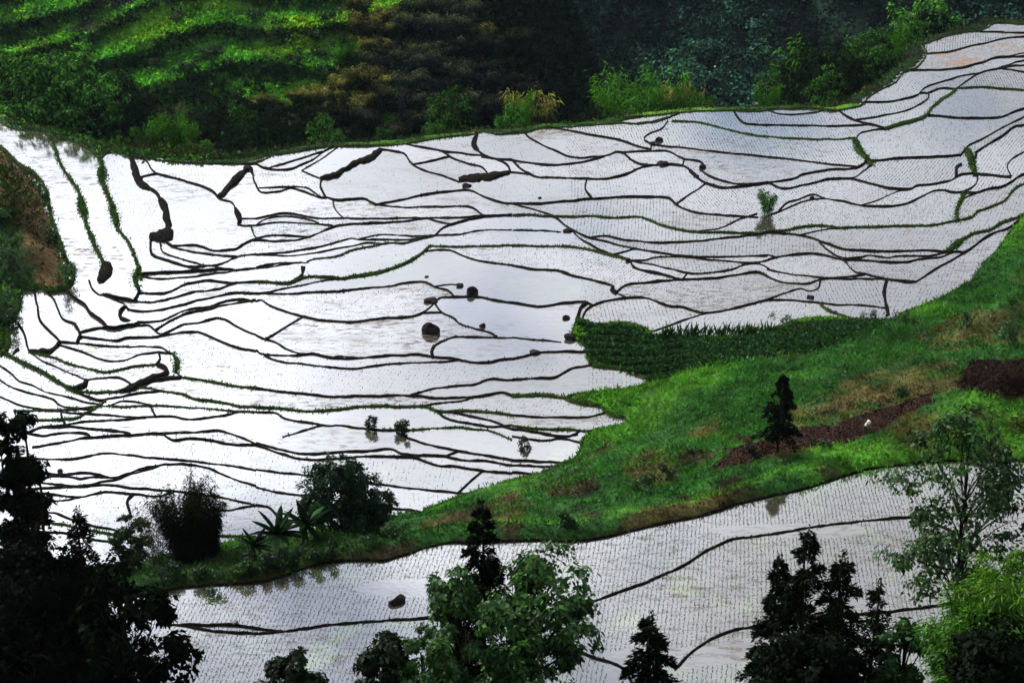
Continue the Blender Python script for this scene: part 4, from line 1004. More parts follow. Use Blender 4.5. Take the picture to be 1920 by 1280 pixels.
RIM = [
 ('b0', 30, 230, 120, 1.5, 1.1, 'big leafy tree at the far left end of the rim'), ('b1', 85, 248, 112, 2, 1.1, 'bushy tree second from the left on the far rim'), ('b2', 135, 262, 110, 3, 1.0, 'tree with a light yellow-green top on the left rim'),
 ('b3', 175, 275, 150, 3, 1.0, 'leafy tree overhanging the left water strips'), ('d0', 215, 285, 190, 2, 1.0, 'dark tree in the left part of the rim, before the bright bamboo'), ('b0', 258, 290, 240, 0, .9, 'small pale-topped tree left of the bright bamboo'),
 ('g0', 330, 295, 205, 2, .8, 'bright green bamboo clump on the left rim'), ('g1', 292, 292, 215, 2.5, .7, 'thinner bamboo on the left of the bright clump'), ('g2', 362, 297, 222, 3, .6, 'slim bamboo on the right of the bright clump'),
 ('b1', 386, 298, 262, 0, .9, 'low white-flecked tree on the rim beside the slim bamboo'), ('d1', 420, 298, 190, 3, .9, 'dark twiggy tree left of the pale-leaved one'), ('b2', 462, 298, 210, 2, .9, 'pale-leaved tree on the rim left of centre'),
 ('d0', 440, 298, 240, 0, .9, 'dark low tree at the foot of the pale-leaved rim tree'), ('d1', 502, 296, 225, 1, .9, 'dark tree between the pale-leaved one and the paired trees'), ('d0', 545, 290, 232, 1, .9, 'black-green tree left of the paired small trees'),
 ('b3', 603, 277, 222, 0, .75, 'taller of two small paired trees on the rim'), ('b0', 634, 276, 246, 0, .8, 'shorter of two small paired trees on the rim'), ('b1', 722, 272, 240, 0, .9, 'low rounded tree leaning right on the rim'), ('b2', 750, 270, 252, 0, .8, 'shrubby tree right of the low rounded one'),
 ('b3', 848, 252, 184, 0, .85, 'bright leafy tree standing alone at the middle of the rim'), ('b1', 818, 256, 232, -.5, .9, 'low bush at the left foot of the lone bright tree'), ('b0', 962, 248, 203, 0, .8, 'leafy tree at the left of the brown-topped pair'),
 ('y0', 1005, 242, 150, 2, .7, 'brown-topped bamboo right of the dark bamboo hill'), ('g2', 978, 246, 170, 3, .6, 'green bamboo left of the brown-topped one'), ('b2', 942, 247, 222, 0, .8, 'bright low tree on the rim under the bamboo hill'),
 ('d1', 1108, 234, 202, 0, 1.0, 'low pair of dark bank trees on the rim'), ('g0', 1155, 228, 132, 1, .8, 'dense tall green bamboo right of the dark bank trees'), ('g1', 1140, 230, 160, .5, .5, 'thin bamboo stems left of the dense tall clump'),
 ('g1', 1215, 220, 150, 2, .8, 'feathery bamboo, first of the light group right of centre'), ('g2', 1243, 217, 128, 2, .7, 'tallest feathery bamboo of the light group'), ('y1', 1264, 215, 130, 3, .5, 'brown feathery bamboo in the light group'),
 ('g0', 1295, 212, 160, 2, .8, 'lower feathery bamboo at the right of the light group'), ('g1', 1325, 211, 178, 1, .7, 'short bamboo ending the light group'), ('b0', 1195, 222, 190, 0, .8, 'low tree in front of the feathery light bamboos'), ('g2', 1440, 203, 150, 2, .6, 'thin bright bamboo left of the dark right-hand grove'),
]
for k, u, vb, vt, bk, wd_, lb in RIM: rim(k, u, vb, vt, lb, back=bk, wide=wd_)
RG = [('g0', 1480, 200, 78), ('g1', 1512, 198, 82), ('d0', 1535, 204, 95), ('g2', 1565, 200, 86), ('d1', 1590, 190, 110), ('b0', 1612, 178, 70), ('d0', 1640, 160, 75), ('g1', 1665, 150, 60), ('g0', 1695, 130, 30), ('b1', 1725, 112, 8), ('d1', 1755, 90, -10), ('g2', 1720, 105, -6), ('d0', 1790, 72, -40), ('d1', 1830, 62, -60), ('b2', 1800, 68, -10), ('b3', 1860, 48, -30), ('d0', 1890, 42, -60), ('b0', 1640, 165, 90), ('b2', 1540, 205, 140), ('d1', 1490, 203, 120), ('d0', 1575, 203, 130), ('b1', 1680, 143, 90), ('d1', 1750, 96, 30)]
RGL = ['leftmost bright bamboo of the right-hand grove', 'second bright bamboo of the right-hand grove', 'dark tree at the left of the right-hand grove', 'yellow-green bamboo in the left half of the grove', 'dark tree in a dip of the grove', 'brown-tinged tree rising from the middle of the grove', 'dark tree behind the middle of the grove', 'green bamboo right of the middle of the grove', 'bright tall bamboo in the upper grove', 'leafy tree at the top of the bright part of the grove', 'black tree right of the bright bamboo', 'bamboo top cut by the upper edge of the picture', 'dark tree cut by the upper edge at right', 'black tree near the upper right corner', 'leafy tree over the highest paddies', 'bushy tree above the topmost paddy', 'dark tree at the upper right corner', 'low leafy tree on the slope under the grove', 'low tree at the foot of the left grove', 'dark low tree at the left foot of the grove', 'dark low tree between the grove and the paddies', 'leafy low tree on the bank near the brown soil', 'dark low tree beside the highest paddies']
for (k, u, vb, vt), lb in zip(RG, RGL): rim(k, u, vb, vt, lb, group='trees of the right-hand grove', back=3 if vb - vt > 60 else 1, wide=.9)
# dark gully trees just behind the left rim, bamboo hill, scrub of the far slope
def back_tree(key, u, v, hpx, label, group, wide=1.0):
    p = hit1(u, v, t0=270)
    if p.y < 314: k_ = 319 / p.y; p = Vector((p.x * k_, 319, float(ground(np.array([p.x * k_]), np.array([319.]))[0])))
    h = hpx * MPP * depth(p) / .93; stand(key, p - Vector((0, 0, .5)), h, label, group, wide)
r_ = random.Random(5)
ORD = 'first second third fourth fifth sixth seventh eighth ninth tenth eleventh twelfth thirteenth fourteenth fifteenth sixteenth seventeenth eighteenth nineteenth twentieth'.split(); gi = 0
for u in range(180, 640, 26):
    back_tree(r_.choice(['d0', 'd1', 'd0', 'o2']), u + r_.uniform(-8, 8), 262 + r_.uniform(-22, 8), r_.uniform(55, 80), ORD[gi] + ' shadowy tree from the left in the dark gully behind the rim', 'gully trees behind the left rim'); gi += 1
spots = []
for row, (v, u0, u1) in enumerate([(40, 680, 900), (75, 690, 935), (110, 700, 965), (145, 715, 985), (178, 640, 1000), (208, 610, 1000), (238, 600, 990), (262, 640, 960)]):
    u = u0
    while u < u1:
        spots.append((u + r_.uniform(-10, 10), v + r_.uniform(-12, 12), row)); u += r_.uniform(38, 52)
cnt = {}
for u, v, row in spots:
    cnt[row] = cnt.get(row, -1) + 1
    yel = (u < 735 and row < 3) or (row in (4, 5) and u < 740) or (row == 1 and u > 880)
    lb = 'bamboo clump %s from left in %s row down the dark bamboo hill' % (ORD[cnt[row]], ORD[row])
    back_tree(r_.choice(['y0', 'y1']) if yel else r_.choice(['o0', 'o1', 'o2', 'o3']), u, v, r_.uniform(52, 80), lb, 'arching bamboo clumps massed on the dark hill', 1.1)
for u, v in [(500, 205), (530, 212), (560, 200), (585, 195), (470, 210)]: back_tree('y%d' % (u % 2), u, v, 45, 'golden bamboo tuft %s along the foot of the green far slope' % {470: 'farthest left', 500: 'second', 530: 'in the middle', 560: 'fourth', 585: 'farthest right'}[u], 'golden tufts below the green far slope')
for u, v in [(555, 175), (575, 165), (640, 120), (650, 110)]: back_tree('g1', u, v, 38, 'light green bamboo tuft %s' % {555: 'left of and below the bright patch', 575: 'nearest the golden bamboo', 640: 'at the left foot of the tall yellow bamboo', 650: 'close under the tall yellow bamboo'}[u], 'light tufts beside the bamboo hill')
SCR = [(330, 18, 'round dark bush near the top of the green far slope'), (345, 125, 'grey-green bush on a terrace edge of the far slope'), (390, 95, 'dark bush under the pale scrub on the far slope'), (400, 85, 'pale scrub bush on the terrace edge of the far slope'), (450, 45, 'pale leafy bush high on the far slope'), (470, 30, 'leafy bush above the pale one on the far slope'), (350, 118, 'bluish bush left of the grey-green one'), (595, 95, 'dark bush beside the bright yellow-green patch'), (600, 60, 'dark bush above the bright patch'), (560, 108, 'bush at the foot of the bright patch'), (500, 115, 'bush on the lower ledge of the far slope'), (620, 40, 'dark tall bush at the right of the far slope'), (120, 105, 'bush at the upper left behind the rim trees'), (60, 100, 'bush behind the leftmost rim trees'), (290, 95, 'small grey bush in the middle of the far slope'), (430, 112, 'bush on the long ledge of the far slope'), (640, 80, 'bush by the left side of the bamboo hill'), (630, 150, 'bush in the gap under the bamboo hill')]
for i, (u, v, lb) in enumerate(SCR):
    p = hit1(u, v + 12, t0=270); d = depth(p); Q, C_ = shrub(200 + i, 26 * MPP * d, 22 * MPP * d, 420, .55, (.012, .03, .018), (.05, .09, .05) if i % 3 else (.10, .13, .08)); o = link('shrub', leafmesh('shrub', Q, C_), FARLEAF, loc=p); o['label'] = lb; o['category'] = 'shrub'
for i, (u, v, hp) in enumerate([(200, 205, 60), (250, 190, 50), (300, 185, 45), (350, 190, 45), (400, 195, 45), (450, 200, 40), (0, 150, 60), (60, 140, 50), (150, 150, 50), (230, 160, 36), (480, 165, 36), (420, 150, 30), (370, 160, 34)]):
    back_tree(['d0', 'd1', 'b2'][i % 3], u, v, hp, ORD[i] + ' dark tree of the line along the shaded foot of the green far slope', 'dark trees at the foot of the far slope', 1.2)

for i, (u, v, h_, w_) in enumerate([(470, 1082, 40, 70), (520, 1074, 44, 70), (570, 1064, 44, 70), (610, 1056, 40, 60), (320, 1092, 44, 80), (380, 1092, 36, 80)]):
    bush(u, v, h_, w_, 90 + i, 'dark undergrowth ' + ['below the leftmost banana plant', 'below the middle banana plant', 'below the bright-leaved banana plant', 'at the foot of the taller dark bank tree', 'at the left foot of the dark bamboo', 'at the right foot of the dark bamboo'][i], c1=(.005, .014, .006), c2=(.018, .05, .016), n=900)
# ---------------------------------------------------------------- far wood on the mountain: one mass
def far_wood():
    r = np.random.default_rng(11); n = 7600; X = r.uniform(-90, 330, n); Y = r.uniform(560, 800, n); k = X < -60; X, Y = X[~k | (Y > 500)], Y[~k | (Y > 500)]
    u = 960 + X / (Y * .94) / MPP; ok = (u > 500) & (u < 2100); X, Y = X[ok], Y[ok]; n = len(X)
    Zg = ground(X, Y); rad = r.uniform(2.6, 5.2, n); m = 46; c = np.column_stack([X, Y, Zg + rad * 1.1])
    tone = (np.array((.010, .030, .022)) + r.random((n, 1)) ** 2 * np.array((.055, .16, .12))) * np.clip(4.2 * fbm(X / 34, Y / 34, 4) - 1.0, .25, 3)[:, None]
    i = np.repeat(np.arange(n), m); D = rand_dir(n * m, r, .45); P = c[i] + D * (rad[i] * (.75 + .25 * r.random(n * m)))[:, None] * np.array([1, 1, 1.15])
    D2 = rand_dir(n * m, r, -.1) + D * .4; D2 /= np.linalg.norm(D2, axis=1)[:, None]; Q = leaves(P, D2, 1.6 * (.6 + .8 * r.random(n * m)), 1.3, r, 0, D + np.array([0, 0, .25]))
    link('far_wood', leafmesh('far_wood', Q, tone[i] * (.25 + 1.7 * r.random((n * m, 1)) ** 1.5)), FARLEAF, kind='stuff')
far_wood()
def tufts(name, X, Y, Zg, hgt, col, blades=2, wid=.35, spread=.25, seed=1, tilt=.7, matl=None):
    r = np.random.default_rng(seed); n = len(X); i = np.repeat(np.arange(n), blades); P = np.column_stack([X, Y, Zg - .03])[i] + np.column_stack([r.normal(0, 1, (n * blades, 2)) * spread, np.zeros(n * blades)])
    D = r.normal(0, tilt, (n * blades, 3)); D[:, 2] = 1; D /= np.linalg.norm(D, axis=1)[:, None]; h = np.broadcast_to(hgt, (n,))[i] * (.6 + .8 * r.random(n * blades))
    Q = leaves(P, D, h, h * wid, r, .1); return link(name, leafmesh(name, Q, col[i] * (.55 + .9 * r.random((n * blades, 1)))), matl or GRASS, kind='stuff')
def grass_slope():
    r = np.random.default_rng(21); n = 190000; X = r.uniform(-60, 118, n); Y = r.uniform(108, 262, n)
    dn = np.hypot(X, Y); keep = ~inpoly(X, Y, bm.poly) & ~inpoly(X, Y, bn.poly) & (np.abs(X) < Y * .36 + 4) & (Y > 100)
    keep &= ~(inpoly(X, Y, ZN['soil']) & (r.random(n) < .93)) & ~(inpoly(X, Y, ZN['soil2']) & (r.random(n) < .93)) & ~inpoly(X, Y, ZN['dark'])
    X, Y = X[keep], Y[keep]
    # the far rim of the fields hides what is beyond
    Zg = ground(X, Y); col = ground_col(X, Y, True) * 1.25; w = inpoly(X, Y, ZN['weed']); f = fbm(X / 5, Y / 5, 3)
    fld = (X > 8) & (Y > 140) & ~w & ~inpoly(X, Y, ZN['weed2'])
    h = np.where(fld, .62, .42) * (.6 + .9 * f)
    tufts('slope_grass', X[~fld], Y[~fld], Zg[~fld], h[~fld], col[~fld], 2, .34, .22, 2)
    # young maize on the upper slope, planted in lines along the contour
    X, Y = X[fld], Y[fld]; Y = np.round(Y / .8) * .8 + r.normal(0, .10, len(Y)); k = ~inpoly(X, Y, bm.poly); X, Y = X[k], Y[k]; Zg = ground(X, Y); c = ground_col(X, Y, True) * 1.3
    tufts('maize_crop', X, Y, Zg, .75 * (.6 + .8 * fbm(X / 6, Y / 6, 3)), c, 2, .2, .10, 3, .9)
    n = 19000; lo, hi = ZN['dark'].min(0), ZN['dark'].max(0); X = r.uniform(lo[0], hi[0], n); Y = r.uniform(lo[1], hi[1], n); k = inpoly(X, Y, ZN['dark']) & ~inpoly(X, Y, bm.poly); X, Y = X[k], Y[k]
    Y2 = np.round((Y + X * .25 + 1.5 * fbm(X / 9, Y / 9, 2)) / 2.2) * 2.2 - X * .25 - 1.5 * fbm(X / 9, Y / 9, 2) + r.normal(0, .24, len(X)); Zg = ground(X, Y2); c = leafcol(len(X), r, (.007, .022, .009), (.04, .11, .035))
    tufts('leafy_crop', X, Y2, Zg, .62, c, 4, .5, .2, 4, 1.1, LEAF)
    # tall stalks against the water at the crop's edge
    U = r.uniform(1240, 1450, 70); V = 634 + (U - 1240) * -.02; P = np.array([onto(TM, a, b) for a, b in zip(U, V)]); tufts('crop_stalks', P[:, 0], P[:, 1], TM(P[:, 0], P[:, 1]) + .1, 2.0, np.tile((.02, .06, .015), (70, 1)), 4, .14, .1, 6, .35, LEAF)
grass_slope()
def far_grass():
    r = np.random.default_rng(31); n = 90000; X = r.uniform(-150, 5, n); Y = r.uniform(308, 430, n); k = (np.abs(X) < Y * .36); X, Y = X[k], Y[k]; Zg = ground(X, Y)
    k = X < -20 + .22 * (Y - 330); X, Y, Zg = X[k], Y[k], Zg[k]; c = ground_col(X, Y, True) * 1.5; tufts('far_slope_grass', X, Y, Zg, 1.15 * (.4 + fbm(X / 7, Y / 7, 3)), c, 2, .5, .4, 32, .9)
far_grass()
def far_tussocks():
    r = np.random.default_rng(33); n = 26000; X = r.uniform(-150, 0, n); Y = r.uniform(318, 402, n); fs = steps(X, Y, bil(X, Y)); f = fbm(X / 6, Y / 5, 3); k = (X < -22 + .22 * (Y - 330)) & (np.abs(X) < Y * .36) & (((fs > .76) & (r.random(n) < .8)) | ((f > .66) & (r.random(n) < .4)))
    X, Y, fs = X[k], Y[k], fs[k]; dark = leafcol(len(X), r, (.010, .030, .012), (.03, .085, .025)); lite = leafcol(len(X), r, (.05, .09, .03), (.20, .30, .08)); m = ((fs < .82) & (r.random(len(X)) < .35))[:, None]  # pale scrub on the tread edges, its highlights put into the colour
    tufts('far_slope_scrub', X, Y, ground(X, Y), 1.1, np.where(m, lite, dark), 5, .5, .5, 34, 1.0, FARLEAF)
far_tussocks()
def line_grass():
    r = np.random.default_rng(41); X, H, C_ = [], [], []
    for P, w, g in GREEN_LINES:
        L_ = np.linalg.norm(np.diff(P, axis=0), axis=1).sum(); n = int(L_ * (7 if g else 1.5) * (1 + w * .12)); s = r.random(n) * (len(P) - 1); i = s.astype(int); f = (s - i)[:, None]; q = P[i] * (1 - f) + P[i + 1] * f
        sp_ = min(.03 * w, .5); q[:, :2] += r.normal(0, sp_ * .8, (n, 2)); q[:, 2] -= .12; X.append(q); H.append(.14 + .22 * r.random(n) + .008 * w)
        C_.append(leafcol(n, r, (.012, .035, .008), (.028, .075, .014) if g else (.02, .04, .012)))
    for P, w in THIN_LINES:
        L_ = np.linalg.norm(np.diff(P, axis=0), axis=1).sum(); n = int(L_ * 2.2); s = r.random(n) * (len(P) - 1); i = s.astype(int); f = (s - i)[:, None]; q = P[i] * (1 - f) + P[i + 1] * f
        clump = vn(q[:, 0] * .5 + 7, q[:, 1] * .5) > .52; q = q[clump]; n = len(q); q[:, :2] += r.normal(0, .12, (n, 2)); q[:, 2] -= .08; X.append(q); H.append(.14 + .2 * r.random(n)); C_.append(leafcol(n, r, (.008, .014, .005), (.03, .055, .014)))
    q = np.vstack(X); tufts('bank_grass', q[:, 0], q[:, 1], q[:, 2], np.concatenate(H), np.vstack(C_), 2, .4, .08, 42)
line_grass()
def rice():
    r = np.random.default_rng(51)
    # front paddies: hills of seedlings in straight rows that run away from the camera
    xs = np.arange(-75, 75, .37); ys = np.arange(bn.y0, bn.y0 + bn.ny * bn.c, .13); A, B = np.meshgrid(xs, ys); X = A.ravel(); Y = B.ravel(); X = X + (Y - 115) * .10 + 1.2 * np.sin(Y / 19 + X / 23) * 1.0 + r.normal(0, .022, X.size); Y = Y + r.normal(0, .05, Y.size)
    k = (np.abs(X) < Y * .345 + 2) & (X > bn.x0) & (X < bn.x0 + bn.nx * bn.c) & (Y < bn.y0 + bn.ny * bn.c - .2) & (r.random(X.size) < .9); X, Y = X[k], Y[k]; l = bn.label_at(X, Y)
    k = l >= 0; X, Y, l = X[k], Y[k], l[k]; k = vn(X * .1 + 5, Y * .2) > .12; X, Y, l = X[k], Y[k], l[k]
    c = leafcol(len(X), r, (.03, .045, .03), (.09, .14, .05)); tufts('rice_seedlings', X, Y, bn.level[l] + .0, .15, c, 2, .30, .03, 52, .5)
    # middle terraces: sparser, planted basin by basin
    pl = np.random.default_rng(5).random(bm.n); n = 620000; X = r.uniform(bm.x0, bm.x0 + bm.nx * bm.c, n); Y = r.uniform(bm.y0, bm.y0 + bm.ny * bm.c, n); k = (np.abs(X) < Y * .345 + 2); X, Y = X[k], Y[k]
    l = bm.label_at(X, Y); k = l >= 0; X, Y, l = X[k], Y[k], l[k]; th = (np.random.default_rng(6).random(bm.n) - .5)[l] * .9 + .05; c_, s_ = np.cos(th), np.sin(th)
    A_ = c_ * X - s_ * Y; B_ = s_ * X + c_ * Y; A_ = np.round(A_ / .55) * .55 + .15 * np.sin(B_ / 5 + l) + r.normal(0, .04, len(X)); X, Y = c_ * A_ + s_ * B_, -s_ * A_ + c_ * B_; l = bm.label_at(X, Y); k = (l >= 0); X, Y, l = X[k], Y[k], l[k]
    dens = np.where(X > 10, .35 + .65 * pl[l], np.clip(pl[l] * 1.3 - .35, 0, 1) * .5); k = r.random(len(X)) < dens; X, Y, l = X[k], Y[k], l[k]
    c = leafcol(len(X), r, (.03, .04, .028), (.08, .11, .05)); tufts('young_rice', X, Y, bm.level[l], .15, c, 1, .45, .02, 53, .45)
    print('rice', len(X))
rice()

# ---------------------------------------------------------------- boulders
def boulder(u, v, wpx, hpx, label, seed, T=TM, m=None, flat=1.0):
    p = place(u, v, T); d = depth(p); rx = wpx * .5 * MPP * d; rz_ = hpx * .40 * MPP * d * flat; import bmesh
    b = bmesh.new(); bmesh.ops.create_icosphere(b, subdivisions=3, radius=1); r = np.random.default_rng(seed); pl = rand_dir(9, r, .25); off = r.uniform(.50, .88, 9)
    for vt in b.verts:
        c = np.array(vt.co); dd = pl @ c; ex = np.maximum(0, dd - off); c = c - (pl * ex[:, None]).sum(0) * .9; c *= 1 + .10 * (fbm(c[0] * 2 + seed, c[1] * 2 + c[2] * 1.7, 3) - .5)
        vt.co = Vector((c[0] * rx, c[1] * rx * .85, c[2] * rz_))
    me = bpy.data.meshes.new('boulder'); b.to_mesh(me); b.free(); o = link('boulder', me, m or ROCK, loc=p + Vector((0, rx * .3, rz_ * .35))); o['label'] = label; o['category'] = 'boulder'; o.rotation_euler[2] = r.random() * .6
for i, a in enumerate([(808, 625, 36, 38, 'largest black boulder, standing in the water near the middle'), (885, 552, 25, 27, 'tall black boulder at the right of a touching pair'), (862, 537, 16, 12, 'small low boulder at the left of the touching pair'), (808, 567, 30, 13, 'flat dark boulder on a bund junction above the largest one'),
  (904, 613, 14, 15, 'small round boulder right of the largest one'), (1062, 598, 16, 14, 'round boulder just off the tip of the dark crop'), (1068, 636, 32, 18, 'broad dark boulder at the end of a bund by the dark crop'), (113, 884, 12, 11, 'small round boulder on a lower left bund'),
  (1236, 264, 17, 14, 'reddish dark boulder in a far paddy beside a curled bund'), (1222, 270, 16, 9, 'low mossy boulder touching the reddish one'), (1242, 309, 24, 14, 'mossy boulder sitting on a bund below the far pair'), (1318, 315, 15, 15, 'boulder at the bend of a bund right of the far pair'),
  (1012, 372, 9, 7, 'tiny boulder alone in a paddy above centre'), (1066, 434, 22, 13, 'heap-like boulder where three bunds meet right of centre'), (1520, 559, 15, 17, 'dark boulder at a bund corner above the dark crop'), (1524, 372, 13, 8, 'small grassy boulder on a bund right of the sapling'),
  (1178, 490, 12, 12, 'boulder on a bund fork below the three-bund heap'), (876, 350, 20, 12, 'boulder at the left end of the thick dark bank'), (1306, 331, 11, 8, 'small boulder on the bund just below the bend boulder'), (800, 520, 9, 5, 'tiny flat stone breaking the water above the flat dark boulder'), (1002, 662, 22, 11, 'mounded boulder on a bund left of the crop tip'), (460, 318, 22, 14, 'dark boulder on top of the slanting thick bank at left')]):
    boulder(*a, seed=300 + i)
boulder(742, 1130, 38, 26, 'angular dark boulder alone in the front paddy', 350, TN); boulder(440, 1170, 20, 15, 'pale rounded stone on the front paddy bund', 351, TN, PALE)
boulder(1415, 196, 14, 8, 'pale stone on the bare brown rim at the top', 352, TM, PALE)

# ---------------------------------------------------------------- farmer on the ploughed strip
def farmer():
    p = place(1621, 818); o = empty('person', p, 'farmer in a white shirt and straw hat bending forward on the ploughed soil strip', 'person', rz=R(-60))
    J = {'pel': (0, 0, .88, .13), 'sp': (.10, 0, 1.05, .12), 'ch': (.24, 0, 1.22, .135), 'nk': (.34, 0, 1.36, .055), 'hd': (.41, 0, 1.47, .085), 'ht': (.45, 0, 1.56, .07)}
    E = [('pel', 'sp'), ('sp', 'ch'), ('ch', 'nk'), ('nk', 'hd'), ('hd', 'ht')]
    for s, k in ((1, 'l'), (-1, 'r')):
        J.update({k + 'hip': (0, .09 * s, .82, .09), k + 'kn': (.07 + .05 * s, .11 * s, .46, .06), k + 'an': (-.02 + .10 * s, .11 * s, .08, .042), k + 'toe': (.15 + .10 * s, .12 * s, .04, .035), k + 'sh': (.24, .17 * s, 1.27, .06), k + 'el': (.36, .22 * s, 1.04, .042), k + 'wr': (.52, .17 * s, .88, .028), k + 'pa': (.59, .16 * s, .82, .032)})
        E += [('pel', k + 'hip'), (k + 'hip', k + 'kn'), (k + 'kn', k + 'an'), (k + 'an', k + 'toe'), ('ch', k + 'sh'), (k + 'sh', k + 'el'), (k + 'el', k + 'wr'), (k + 'wr', k + 'pa')]
        for f in range(4): y = (.13 + .02 * f) * s + .005 * s; J.update({k + 'f%da' % f: (.62, y, .775, .0095), k + 'f%db' % f: (.63 + .004 * f, y, .735 - .004 * (f == 1), .008)}); E += [(k + 'pa', k + 'f%da' % f), (k + 'f%da' % f, k + 'f%db' % f)]
        J[k + 'th'] = (.61, .115 * s, .80, .009); E.append((k + 'pa', k + 'th'))
    names = list(J); me = bpy.data.meshes.new('body'); me.from_pydata([J[n][:3] for n in names], [(names.index(a), names.index(b)) for a, b in E], []); b = link('body', me, plain('skin', (.25, .13, .08)), o)
    m = b.modifiers.new('skin', 'SKIN')
    for i, n in enumerate(names): me.skin_vertices[0].data[i].radius = (J[n][3], J[n][3]); me.skin_vertices[0].data[i].use_root = (n == 'pel')
    s_ = b.modifiers.new('sub', 'SUBSURF'); s_.levels = 2; s_.render_levels = 2
    def cloth(nm, segs, c):
        V, F = join([tube(catmull3(np.array([J[q][:3] for q in sg]), 4), np.interp(np.linspace(0, len(sg) - 1, 4 * (len(sg) - 1) + 1), range(len(sg)), [J[q][3] + .022 for q in sg]), 12) for sg in segs]); link(nm, mesh_of(nm, V, F, smooth=True), plain(nm + '_cloth', c), o)
    cloth('shirt', [['pel', 'sp', 'ch', 'nk'], ['ch', 'lsh', 'lel'], ['ch', 'rsh', 'rel']], (.8, .8, .78)); cloth('trousers', [['pel', 'lhip', 'lkn', 'lan'], ['pel', 'rhip', 'rkn', 'ran']], (.02, .02, .03))
    th = np.linspace(0, 6.283, 17)[:-1]; rr = [.24, .12, .09, .02]; zz = [0, .05, .13, .15]; V = np.vstack([np.column_stack([np.cos(th) * a, np.sin(th) * a, np.full(16, z)]) for a, z in zip(rr, zz)]); i = np.arange(3)[:, None] * 16; j = np.arange(16)[None]
    F = np.stack([i + j, i + (j + 1) % 16, i + 16 + (j + 1) % 16, i + 16 + j], -1).reshape(-1, 4); h = link('hat', mesh_of('hat', V, F, smooth=True), plain('straw', (.75, .68, .5)), o, loc=(.44, 0, 1.53)); h.rotation_euler = (0, R(35), 0)
    link('nose', mesh_of('nose', *tube([[.48, 0, 1.47], [.515, 0, 1.45]], [.012, .016], 6)), bpy.data.materials['skin'], o); link('hair', mesh_of('hair', *tube([[.36, 0, 1.50], [.42, 0, 1.57]], [.088, .07], 10), smooth=True), plain('hair', (.01, .01, .01)), o)
    link('hoe_handle', mesh_of('hoe_handle', *tube([[.2, .16, 1.15], [.95, .16, .1]], .016, 6)), BARK, o) if False else None
    hoe = empty('hoe', p, 'long-handled hoe held by the farmer', 'hoe', rz=R(-60)); link('handle', mesh_of('handle', *tube([[.42, 0, 1.0], [.63, .0, .79], [1.2, 0, .22]], .017, 6)), BARK, hoe)
    V = np.array([[1.2, -.08, .24], [1.2, .08, .24], [1.14, .09, .03], [1.14, -.09, .03]]); V = np.vstack([V, V + [.012, 0, .004]]); link('blade', mesh_of('blade', V, np.array([[0, 1, 2, 3], [7, 6, 5, 4], [0, 4, 5, 1], [1, 5, 6, 2], [2, 6, 7, 3], [3, 7, 4, 0]])), plain('iron', (.1, .1, .1), .5), hoe)
farmer()

# ---------------------------------------------------------------- low scrub on the shaded flank of the bamboo hill, crops of the brown field
def flank():
    r = np.random.default_rng(61); n = 60000; X = r.uniform(-60, 90, n); Y = r.uniform(312, 420, n); k = (X > -24 + .22 * (Y - 330)) & ~inpoly(X, Y, bm.poly) & (distpoly(X, Y, bm.poly[::6]) > 6); X, Y = X[k], Y[k]; Zg = ground(X, Y)
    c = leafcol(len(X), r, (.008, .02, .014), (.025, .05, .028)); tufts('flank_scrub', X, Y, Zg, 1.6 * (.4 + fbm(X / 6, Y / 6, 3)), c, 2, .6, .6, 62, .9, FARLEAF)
    lo, hi = ZN['brown'].min(0), ZN['brown'].max(0); n = 3000; X = r.uniform(lo[0], hi[0], n); Y = r.uniform(lo[1], hi[1], n); X = np.round(X / 1.1) * 1.1 + r.normal(0, .1, n); k = inpoly(X, Y, ZN['brown']) & (np.abs(X) < Y * .36); X, Y = X[k], Y[k]; Zg = ground(X, Y)
    tufts('brown_field_crop', X, Y, Zg, .5, leafcol(len(X), r, (.012, .014, .006), (.06, .042, .018)), 1, .6, .1, 63, .8)
    n = 16000; X = r.uniform(-120, -55, n); Y = r.uniform(150, 300, n); k = ~inpoly(X, Y, ZN['brown']) & ~inpoly(X, Y, bm.poly) & (np.abs(X) < Y * .37); X, Y = X[k], Y[k]; tufts('left_edge_grass', X, Y, ground(X, Y), .8 * (.4 + fbm(X / 5, Y / 5, 3)), leafcol(len(X), r, (.010, .03, .010), (.045, .13, .02)), 3, .45, .3, 64, .8)
    n = 60000; X = r.uniform(-62, 70, n); Y = r.uniform(60, 112, n); k = ~inpoly(X, Y, bn.poly); X, Y = X[k], Y[k]; tufts('near_slope_scrub', X, Y, ground(X, Y), .8 * (.4 + fbm(X / 5, Y / 5, 3)), leafcol(len(X), r, (.006, .014, .006), (.02, .05, .014)), 2, .6, .3, 65, .8, DARKLEAF)
flank()
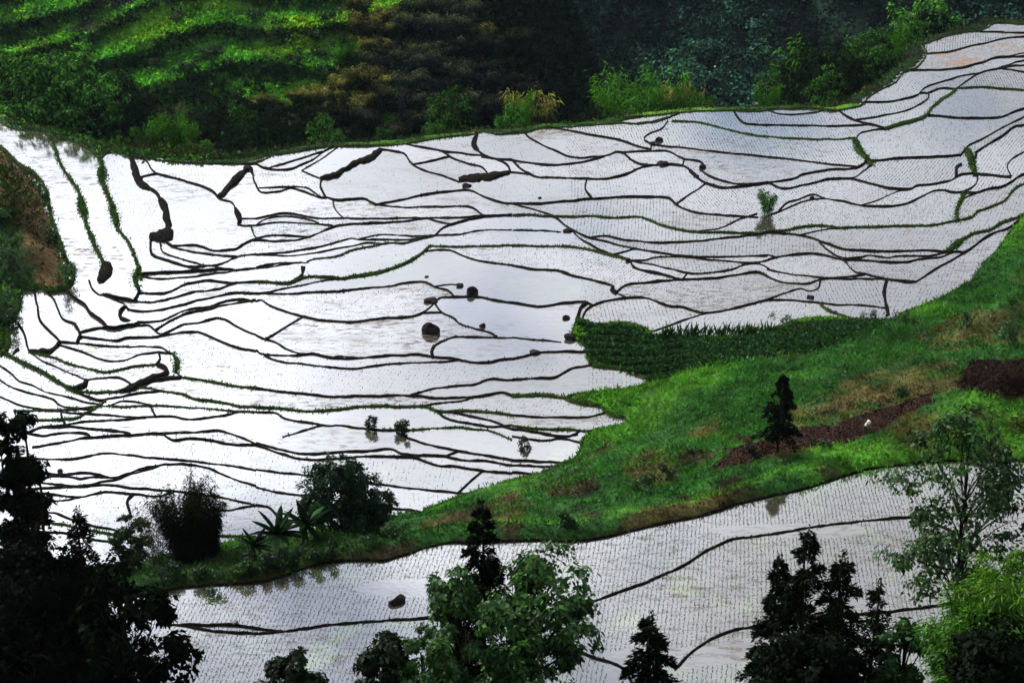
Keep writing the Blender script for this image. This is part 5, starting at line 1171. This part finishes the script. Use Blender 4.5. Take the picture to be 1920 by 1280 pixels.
def clods():
    r = np.random.default_rng(71)
    for nm, n in (('soil', 16000), ('soil2', 9000)):
        lo, hi = ZN[nm].min(0), ZN[nm].max(0); X = r.uniform(lo[0], hi[0], n); Y = r.uniform(lo[1], hi[1], n); k = inpoly(X, Y, ZN[nm]); X, Y = X[k], Y[k]
        tufts('soil_clods', X, Y, ground(X, Y) - .05, .22, leafcol(len(X), r, (.012, .006, .005), (.085, .045, .03)) * (1 if nm == 'soil' else .5), 1, 1.1, .1, 72, 1.5, plain('clod_' + nm, (.03, .015, .012)) if 0 else FARLEAF)
clods()
def rim_grass():
    r = np.random.default_rng(81); n = 120000; X = r.uniform(-105, 140, n); Y = r.uniform(235, 410, n); k = ~inpoly(X, Y, bm.poly[::3]) & (np.abs(X) < Y * .37); X, Y = X[k], Y[k]
    d = distpoly(X, Y, bm.poly[::5]); k = (d < 16) & (r.random(len(X)) < 1.1 - d / 18) & ~((X > 20) & (Y < 262)); X, Y, d = X[k], Y[k], d[k]
    t = np.clip(fbm(X / 5, Y / 5, 3) * 3 - 1, 0, 1)[:, None]; c = leafcol(len(X), r, (.014, .035, .010), (.05, .15, .02)) * t * np.where(X < 5, .45, 1)[:, None] + leafcol(len(X), r, (.02, .02, .01), (.07, .06, .025)) * (1 - t)
    tufts('rim_grass', X, Y, ground(X, Y), (.35 + .10 * d) * (.4 + 1.3 * fbm(X / 3, Y / 3, 2)), c, 2, .4, .25, 82, .8)
rim_grass()
# ---------------------------------------------------------------- valley air
def air():
    import bmesh
    b = bmesh.new(); bmesh.ops.create_cube(b, size=1); me = bpy.data.meshes.new('haze'); b.to_mesh(me); b.free()
    m, nt, L = mat('valley_air'); o = N(nt, 'ShaderNodeOutputMaterial'); v = N(nt, 'ShaderNodeVolumePrincipled'); v.inputs['Density'].default_value = HAZE; v.inputs['Color'].default_value = (.62, .80, 1.0, 1); v.inputs['Anisotropy'].default_value = .3; L(v.outputs[0], o.inputs['Volume'])
    zlo = Z.min() - 6; h = link('haze', me, m, kind='stuff'); x0, x1, y0, y1 = -345., 435., -12., 975.; h.location = ((x0 + x1) / 2, (y0 + y1) / 2, (zlo + 165) / 2); h.scale = (x1 - x0, y1 - y0, 165 - zlo)
HAZE = 0.000022
air()
